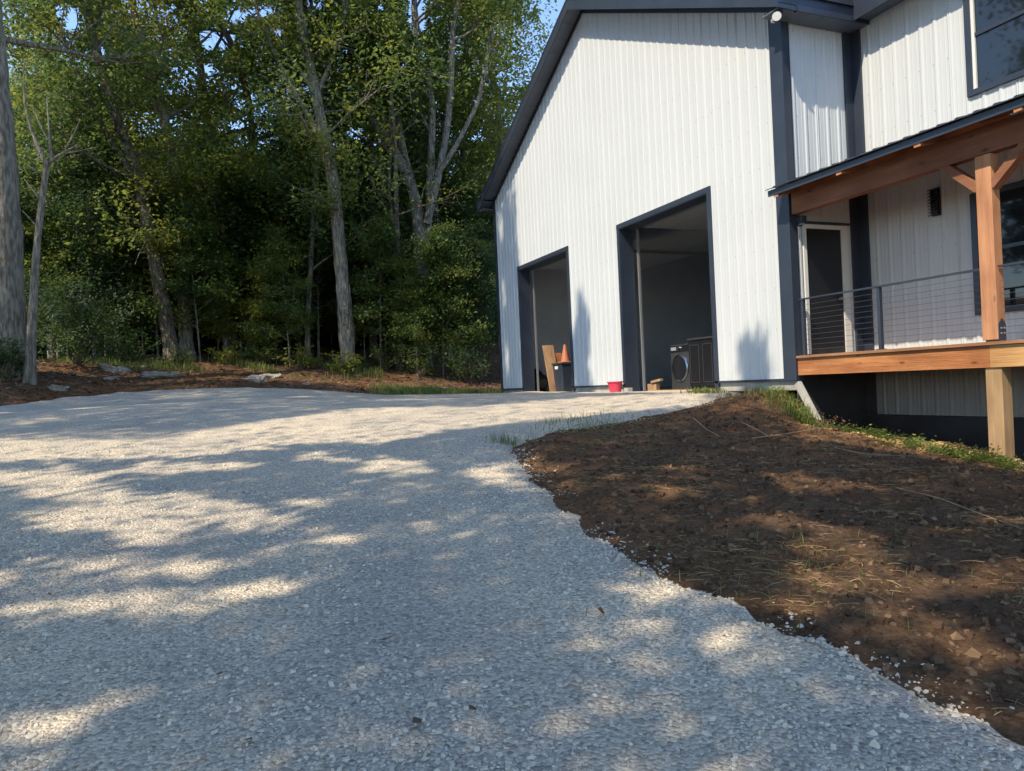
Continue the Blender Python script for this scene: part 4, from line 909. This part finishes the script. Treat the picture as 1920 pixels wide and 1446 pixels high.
def ground_targets(n, cond, x0, x1, y0, y1):
    x = rs.uniform(x0, x1, n); y = rs.uniform(y0, y1, n); z = hgt0(x, y); P = np.stack([x, y, z], 1); px, py, d = to_px(P); k = cond(px, py, d, P); return P[k]
near = ground_targets(2600, lambda px, py, d, P: (P[:, 0] * F.x + P[:, 1] * F.y < 10.8), -7, 8.4, -4, 11)
sd = np.linalg.norm(near[:, :2] - np.array([[0, 0]]), axis=1)
bases = np.array([(-12, 3.5), (-10, -3), (-6, -8), (-15, 0)])
shift = near[:, :2] - np.array([SUN.x, SUN.y]) / -SUN.z * 11
who = np.argmin(np.linalg.norm(shift[:, None] - bases[None], axis=2), 1)
for i, bb in enumerate(bases):
    tg = near[who == i]
    if len(tg) > 4: shade_tree(bb, tg, 8.5, 15, 100 + i, ['broad tree left of the drive beyond the left edge of view', 'broad tree behind the viewer on the left of the drive', 'broad tree behind the viewer near the bottom of the drive', 'broad tree farther out on the left of the drive'][i], 22, 60, .42)
far = ground_targets(2600, lambda px, py, d, P: (P[:, 0] * F.x + P[:, 1] * F.y >= 10.4) & (px < 1350) & (sdist(P[:, 0], P[:, 1], POLY) > -1.2), -7, 8.4, 5, 26)
wl = [(W, rs.uniform(19.6, 21.6), rs.uniform(-.3, 5.5)) for _ in range(130)] + [(W, rs.uniform(15.7, 16.55), rs.uniform(-.2, 2.2)) for _ in range(60)] + [(W, rs.uniform(9.6, 10.4), rs.uniform(-.3, .6)) for _ in range(25)]
far = np.concatenate([far, np.array(wl)])
bf = np.array([(-17, 7.5), (-18, 12), (-19, 17)])
shift = far[:, :2] - np.array([SUN.x, SUN.y]) / -SUN.z * 14; who = np.argmin(np.linalg.norm(shift[:, None] - bf[None], axis=2), 1)
for i, bb in enumerate(bf):
    tg = far[who == i]
    if len(tg) > 4: shade_tree(bb, tg, 12, 20, 120 + i, ['tall tree beyond the left edge of view beside the turning area', 'tall tree beyond the left edge of view near the thick trunk', 'tall tree beyond the left edge of view deep in the wood'][i], 20, 55, .45)
# more wood on the left, beyond the frame, that keeps the forest edge in broken shade
for i, (x, y, k) in enumerate([(-27, 12, 3), (-29, 30, 1), (-22, -2, 0), (-20, -10, 1)]):
    if in_frame(np.array([[x, y, 1.0]]), 0)[0]: continue
    copy_tree(protos[k], (x, y, gz_at(x, y)), rt.uniform(0, 6.28), rt.uniform(1.5, 1.8), 'leafy tree in the wood beyond the left edge of view', 'tree', 'trees beyond the left edge of view')

# ordinals single out look-alike trees by their place from the left
def ordinal(n):
    a = ['', 'first', 'second', 'third', 'fourth', 'fifth', 'sixth', 'seventh', 'eighth', 'ninth', 'tenth', 'eleventh', 'twelfth', 'thirteenth', 'fourteenth', 'fifteenth', 'sixteenth', 'seventeenth', 'eighteenth', 'nineteenth']
    if n < 20: return a[n]
    return {2: 'twentieth', 3: 'thirtieth', 4: 'fortieth'}[n // 10] if n % 10 == 0 else {2: 'twenty-', 3: 'thirty-', 4: 'forty-'}[n // 10] + a[n % 10]
fam = {}
for o in bpy.data.objects:
    if o.parent is None and o.get('group') in ('saplings under the forest edge', 'trees deeper in the forest', 'thickets deep in the forest', 'trees beyond the left edge of view'): fam.setdefault(o['label'], []).append(o)
for lab, os_ in fam.items():
    os_.sort(key=lambda o: to_px(np.array([o.location[:]]))[0][0])
    for i, o in enumerate(os_): o['label'] = lab + ', ' + ordinal(i + 1) + ' from the left'

# ================================================================== stones, clods, straw, litter, grass
def rocks_mesh(P, size, rng, flat=.6, sink=.3):
    n = len(P); cube = np.array([(-1, -1, -1), (1, -1, -1), (1, 1, -1), (-1, 1, -1), (-1, -1, 1), (1, -1, 1), (1, 1, 1), (-1, 1, 1)], float) * .5
    v = cube[None] * (1 + rng.uniform(-.45, .25, (n, 8, 3))); v[:, 4:, :2] *= rng.uniform(.45, .95, (n, 1, 1))
    v *= size[:, None, None] * np.stack([rng.uniform(.8, 1.5, n), rng.uniform(.6, 1.1, n), rng.uniform(.35, .8, n) * flat * 1.6], 1)[:, None]
    a = rng.uniform(0, 6.28, n); b = rng.normal(0, .35, n); c, s = np.cos(a), np.sin(a)
    x = v[..., 0] * np.cos(b)[:, None] - v[..., 2] * np.sin(b)[:, None]; z = v[..., 0] * np.sin(b)[:, None] + v[..., 2] * np.cos(b)[:, None]; y = v[..., 1]
    V = np.stack([x * c[:, None] - y * s[:, None], x * s[:, None] + y * c[:, None], z + size[:, None] * (.5 - sink) * .7], -1) + P[:, None]
    f = np.array([(0, 3, 2, 1), (4, 5, 6, 7), (0, 1, 5, 4), (1, 2, 6, 5), (2, 3, 7, 6), (3, 0, 4, 7)])
    return V.reshape(-1, 3), (f[None] + 8 * np.arange(n)[:, None, None]).reshape(-1, 4)
def view_points(n, d0, d1, rng, power=1.0, ex=.06):
    """points on the ground in view, spread evenly in distance**power"""
    u = rng.uniform(0, 1, n); d = (d0 ** power + u * (d1 ** power - d0 ** power)) ** (1 / power); a = rng.uniform(-.70 - ex, .70 + ex, n)
    return d * (sy_ + a * cy_), d * (cy_ - a * sy_), d
rg = np.random.default_rng(301)
x, y, d = view_points(115000, 2.2, 10, rg, 1.1); s_ = sdist(x, y, POLY) + .07 * sines(x, y, 9, 6); k = (s_ > -.02) & (rg.uniform(0, 1, len(x)) < np.clip(.62 + .6 * sines(x, y, 33, 1.1, 3), .12, 1) * (1 - .75 * np.exp(-((s_ - 1.3 - .2 * sines(x, y, 34, .5, 2)) / .28) ** 2)) * (1 - .75 * np.exp(-((s_ - 2.9 - .2 * sines(x, y, 34, .5, 2)) / .28) ** 2))); x, y, d = x[k], y[k], d[k]
sz = np.clip(rg.lognormal(math.log(.0105), .42, len(x)), .005, .034)
V, Fc = rocks_mesh(np.stack([x, y, hgrav(x, y) - .002], 1), sz, rg)
tag(np_mesh('gravel', V, Fc, M['stone']), 'loose crushed limestone gravel covering the near driveway', 'gravel', kind='stuff')
# stones strayed over the bed edge
t_ = rg.uniform(0, 1, 3000); seg = POLY[1:16]; cum = np.r_[0, np.cumsum(np.linalg.norm(np.diff(seg, axis=0), axis=1))]
ex_ = np.interp(t_ * cum[-1], cum, seg[:, 0]) + rg.normal(0, .11, 3000); ey_ = np.interp(t_ * cum[-1], cum, seg[:, 1]) + rg.normal(0, .11, 3000); kk = sines(ex_, ey_, 91, 3.0, 3) > -.05; ex_, ey_ = ex_[kk], ey_[kk]
V, Fc = rocks_mesh(np.stack([ex_, ey_, np.maximum(hgt(ex_, ey_), hgrav(ex_, ey_))], 1), np.clip(rg.lognormal(math.log(.0105), .4, len(ex_)), .005, .03), rg)
tag(np_mesh('edge_gravel', V, Fc, M['stone']), 'stray gravel stones spilled along the edge of the soil bed', 'gravel', kind='stuff')
bed = np.array([p for p in poly[1:15]] + [(ex + 2.5, ey - 1), (10.0, 3.0), (9.2, 8.4), (8.5, 9.2), (8.5, 10.0)])
x, y, d = view_points(40000, 2.6, 12.5, rg, 1.3); k = (sdist(x, y, bed) > .02); x, y = x[k], y[k]
V, Fc = rocks_mesh(np.stack([x, y, hgt(x, y) - .004], 1), np.clip(rg.lognormal(math.log(.017), .5, len(x)), .006, .05), rg, .8)
tag(np_mesh('soil_clods', V, Fc, M['clod']), 'crumbly dark soil clods over the planting bed', 'soil', kind='stuff')
def strips(x, y, z, ln, wd, rng, lift=.02, curve=.4):
    n = len(x); a = rng.uniform(0, 6.28, n); k = 4; t = np.linspace(-.5, .5, k); cv = rng.normal(0, curve, n)
    ang = a[:, None] + cv[:, None] * t[None]; px = x[:, None] + np.cos(ang) * t * ln[:, None]; py = y[:, None] + np.sin(ang) * t * ln[:, None]
    pz = z[:, None] + lift * rng.uniform(.2, 1.6, n)[:, None] * (1 - .8 * (2 * t) ** 2)[None] + rng.normal(0, .10, n)[:, None] * t[None] * ln[:, None] + .006
    nx, ny = -np.sin(ang) * wd[:, None] / 2, np.cos(ang) * wd[:, None] / 2
    V = np.stack([np.stack([px - nx, py - ny, pz], -1), np.stack([px + nx, py + ny, pz + .002], -1)], 2).reshape(-1, 3)
    b = (np.arange(n) * 2 * k)[:, None] + np.arange(k - 1)[None] * 2; Fc = np.stack([b, b + 2, b + 3, b + 1], -1).reshape(-1, 4)
    return V, Fc
x, y, d = view_points(60000, 2.8, 12, rg, 1.2); dens = sines(x, y, 55, 2.2, 4); k = (sdist(x, y, bed) > .06) & (rg.uniform(-.15, .9, len(x)) < dens + .12); x, y = x[k], y[k]
V, Fc = strips(x, y, hgt(x, y), rg.uniform(.02, .13, len(x)), rg.uniform(.001, .0024, len(x)), rg, .006, .22)
tag(np_mesh('straw', V, Fc, M['straw']), 'pale straw scattered over the dark soil bed', 'straw', kind='stuff')
# wood chips by the lower post
x = rg.normal(8.15, .38, 2600); y = rg.uniform(5.0, 8.3, 2600); k = (x < 9.0) & (np.abs(x - 8.2) < .55); x, y = x[k], y[k]
V, Fc = rocks_mesh(np.stack([x, y, h_world(x, y)], 1), rg.uniform(.015, .05, len(x)), rg, .45)
tag(np_mesh('wood_chips', V, Fc, M['chip']), 'tan wood chips and crumbs along the foot of the porch', 'wood chips', kind='stuff')
# leaf litter on the bank and forest floor
u = rg.uniform(0, 1, 15000); xx = rg.uniform(-150, 960, 15000); d = rg.uniform(15, 31, 15000); q = np.array([atd(a, 723, b)[:2] for a, b in zip(xx, d)]); x, y = q[:, 0], q[:, 1]; k = sdist(x, y, POLY) < -.05; x, y = x[k], y[k]
V, Fc = leaf_quads(np.stack([x, y, hgt(x, y) + .02], 1), .11, rg, 2.2, .6, 0)
tag(np_mesh('leaf_litter', V, Fc, M['litter']), 'brown fallen leaves lying over the bank and forest floor', 'leaves', kind='stuff')
def blades(x, y, z, h, wd, rng, bend=.5):
    n = len(x); a = rng.uniform(0, 6.28, n); k = 3; t = np.array([0, .55, 1.]); bd = rng.uniform(.1, 1, n) * bend
    px = x[:, None] + np.cos(a)[:, None] * bd[:, None] * h[:, None] * (t ** 2)[None]; py = y[:, None] + np.sin(a)[:, None] * bd[:, None] * h[:, None] * (t ** 2)[None]; pz = z[:, None] + h[:, None] * (t - .25 * bd[:, None] * t ** 2)
    wv = wd[:, None] * np.array([1, .8, .12])[None] / 2; nx, ny = -np.sin(a)[:, None] * wv, np.cos(a)[:, None] * wv
    V = np.stack([np.stack([px - nx, py - ny, pz], -1), np.stack([px + nx, py + ny, pz], -1)], 2).reshape(-1, 3)
    b = (np.arange(n) * 2 * k)[:, None] + np.arange(k - 1)[None] * 2; return V, np.stack([b, b + 2, b + 3, b + 1], -1).reshape(-1, 4)
def grass_patch(name, x, y, h0, h1, w0, m, label, bend=.5):
    z = np.maximum(h_world(x, y), np.where(sdist(x, y, POLY) > -.2, hgrav(x, y), -9)) - .01
    V, Fc = blades(x, y, z, rg.uniform(h0, h1, len(x)), rg.uniform(w0 * .6, w0 * 1.4, len(x)), rg, bend); tag(np_mesh(name, V, Fc, m), label, 'grass', kind='stuff')
# strip of lawn at the garage's left corner
n = 9000; xx = rg.triangular(690, 900, 960, n); d = 20.8 + rg.normal(.7, .55, n); q = np.array([atd(a, 723, b)[:2] for a, b in zip(xx, d)]); k = (q[:, 0] < 8.4) & (sdist(q[:, 0], q[:, 1], POLY) < .1)
grass_patch('grass_strip', q[k, 0], q[k, 1], .08, .26, .016, M['grass'], 'bright green grass strip beside the left corner of the garage')
n = 9000; xx = rg.uniform(-60, 720, n); d = 21.8 + (xx / 720) * 2.6 + rg.normal(.8, .8, n); q = np.array([atd(a, 723, b)[:2] for a, b in zip(xx, d)]); k = (sdist(q[:, 0], q[:, 1], POLY) < -1.0) & (sines(q[:, 0], q[:, 1], 88, .9, 3) > -.12)
grass_patch('bank_grass', q[k, 0], q[k, 1], .06, .28, .02, M['grass'], 'thin grass and weeds along the top of the bank below the forest')
def tuft(px, py, n, sx, sy, h0, h1, w0, label, m=None, name='weed_patch', bend=.7, X=None):
    g = ground_hit(px, py) if X is None else (X, atx(px, py, X)[1])
    x = g[0] + rg.normal(0, sx, n); y = g[1] + rg.normal(0, sy, n); k = ~((x > 8.44) & (y > 8.95)); grass_patch(name, x[k], y[k], h0, h1, w0, m or M['weed'], label, bend)
tuft(1325, 757, 260, .12, .28, .04, .13, .018, 'green weeds at the corner of the nearer doorway', None, 'weed_patch', .9, 7.95)
tuft(1450, 748, 300, .14, .30, .04, .22, .012, 'tall grassy weeds against the garage foundation by the porch', M['grass'], 'weed_patch', .8, 8.3)
tuft(1420, 770, 420, .22, .40, .03, .16, .008, 'matted dry grass around the weeds at the garage corner', M['straw'], 'dry_grass', 1.4, 8.0)
tuft(1500, 790, 240, .16, .20, .05, .24, .012, 'clump of weeds on the mound below the porch corner', M['grass'], 'weed_patch', .9, 8.1)
def leafy(px, py, n, sx, sy, h, X, ls, label):
    y0 = atx(px, py, X)[1]; m = max(8, n // 40); cx = X + rg.normal(0, sx, m); cy = y0 + rg.normal(0, sy, m); i = rg.integers(0, m, n)
    x = cx[i] + rg.normal(0, .055, n); y = cy[i] + rg.normal(0, .055, n); hh = rg.uniform(.4, 1, m)[i] * h
    V, Fc = leaf_quads(np.stack([x, y, h_world(x, y) + hh * np.abs(rg.normal(0, .5, n))], 1), ls, rg, .8, .5, 0)
    tag(np_mesh('weed_patch', V, Fc, M['weed']), label, 'weeds', kind='stuff')
leafy(1610, 825, 2600, .14, .42, .13, 8.1, .05, 'low yellow-green weeds along the sunlit edge under the porch')
leafy(1810, 885, 3200, .13, .42, .13, 7.75, .045, 'dark green weed strip in front of the lower porch post')
leafy(1480, 770, 1400, .14, .35, .16, 8.2, .045, 'leafy weeds on the mound at the garage corner')
tuft(1100, 800, 300, .35, .28, .04, .16, .008, 'sparse grass along the far rim of the soil bed', M['grass'])
tuft(955, 835, 90, .12, .10, .05, .17, .009, 'small grass tuft at the tip of the soil bed', M['grass'])
tuft(1500, 1080, 130, .5, .35, .03, .10, .006, 'few thin grass blades on the middle of the soil bed', M['grass'])
# rocks on the bank
def rock(px, py, d, sx, sy, sz_, rot, label, seed):
    q = atd(px, py, d); rr = np.random.default_rng(seed); n1, n2 = 18, 10
    U, Vv = np.meshgrid(np.linspace(0, 2 * math.pi, n1, endpoint=False), np.linspace(0, math.pi, n2)); dd = np.stack([np.cos(U) * np.sin(Vv), np.sin(U) * np.sin(Vv), np.cos(Vv)], -1).reshape(-1, 3)
    sx, sy, sz_ = sx * .85, sy * .85, sz_ * .8; dd = np.sign(dd) * np.abs(dd) ** .55; ns = 1 + .16 * np.sin(dd @ rr.normal(0, 3.5, (3, 5))).sum(1) / 1.5 + rr.normal(0, .035, len(dd))
    P = dd * ns[:, None] * np.array([sx, sy, sz_]) / 2
    i = np.arange((n2 - 1) * n1); a = i // n1 * n1; b = i % n1; Fc = np.stack([a + b, a + (b + 1) % n1, a + n1 + (b + 1) % n1, a + n1 + b], 1)[:, ::-1]
    o = np_mesh('rock', P, Fc, M['rock']); o.location = (q[0], q[1], gz_at(q[0], q[1]) + sz_ * .12); o.rotation_euler = (rr.normal(0, .12), rr.normal(0, .12), rot)
    tag(o, label, 'rock', 'rocks along the bank')
rock(210, 702, 21.3, .95, .5, .34, .2, 'pale slab rock on the bank below the big dark bush', 1)
rock(206, 722, 20.2, .55, .25, .14, -.6, 'thin tilted stone on the bank under the pale slab rock', 2)
rock(285, 716, 21.0, .8, .5, .26, .3, 'tan rock half buried on the bank right of the pale slab', 3)
rock(330, 709, 21.5, .75, .4, .18, -.2, 'long flat grey rock on the bank below the leaning trunk', 4)
rock(478, 709, 21.6, .75, .45, .30, -.5, 'pointed white rock at the middle of the bank', 5)
rock(508, 703, 22.6, .7, .5, .18, -.3, 'flat sunlit rock just right of the pointed white rock', 6)
rock(830, 717, 23.2, .8, .4, .18, 0, 'flat grey rock behind the grass strip near the garage', 7)
rock(575, 724, 21.2, .22, .18, .10, .4, 'small white stone on the bank above the gravel', 8)
rock(110, 742, 18.2, .5, .35, .2, .1, 'rough brown stone at the left gravel edge', 9)
rock(262, 692, 22.9, .5, .3, .12, 0, 'small pale rock up the bank near the grass', 10)
# dry sticks on the bed
def stick(pts, r, label):
    P = [];
    for (x, y) in pts:
        g = ground_hit(x, y, .05); P.append((g[0], g[1], float(h_world(np.array([g[0]]), np.array([g[1]]))[0]) + .03))
    p, rad = resample(np.array(P), np.linspace(r, r * .5, len(P)), .06, .08); V, Fc = tube([(p, rad)], 6)
    tag(np_mesh('stick', V, Fc, M['twig'], None, True), label, 'stick', 'dry sticks on the soil bed')
stick([(1410, 821), (1480, 818), (1540, 812), (1568, 800)], .007, 'pale stick lying across the top of the soil bed toward the porch')
stick([(1390, 800), (1415, 810), (1440, 820)], .006, 'short stick meeting the pale stick at the top of the bed')
stick([(1300, 790), (1325, 808), (1350, 820)], .006, 'short curved stick near the far rim of the bed')
stick([(1565, 845), (1620, 858), (1690, 864)], .005, 'thin stalk lying in front of the sunlit weeds')
stick([(1680, 915), (1760, 940), (1840, 965), (1920, 1000)], .005, 'long thin stalk running to the right edge of the bed')
# red-brown leaves dropped on the drive
for i, (x, y) in enumerate([(340, 980), (200, 1014), (215, 1030), (790, 1378), (95, 1127), (735, 1212), (880, 1340), (455, 1412), (1130, 1164), (405, 1276), (118, 910), (838, 958)]):
    g = ground_hit(x, y, .04); V, Fc = leaf_quads(np.array([[g[0], g[1], float(hgrav(np.array([g[0]]), np.array([g[1]]))[0]) + .03]]), .055, rg, 2.5, .6, 0)
    lab = ['rust leaf on the sunlit gravel at left', 'reddish leaf on the left gravel, upper of two', 'reddish leaf on the left gravel, lower of two', 'tan leaf near the bottom middle of the drive', 'reddish leaf near the left edge of the drive', 'small dark red leaf in the shaded gravel', 'brown leaf right of the tan leaf near the bottom', 'brown leaf at the bottom of the drive by the lit patch', 'brown leaf near the lit patches by the bed', 'dark crumpled leaf in the shaded left gravel', 'brown leaf on the gravel far left near the shade streaks', 'tiny red leaf on the shaded gravel beside the bed tip'][i]
    tag(np_mesh('fallen_leaf', V, Fc, M['litter']), lab, 'leaf', 'single leaves fallen on the drive')
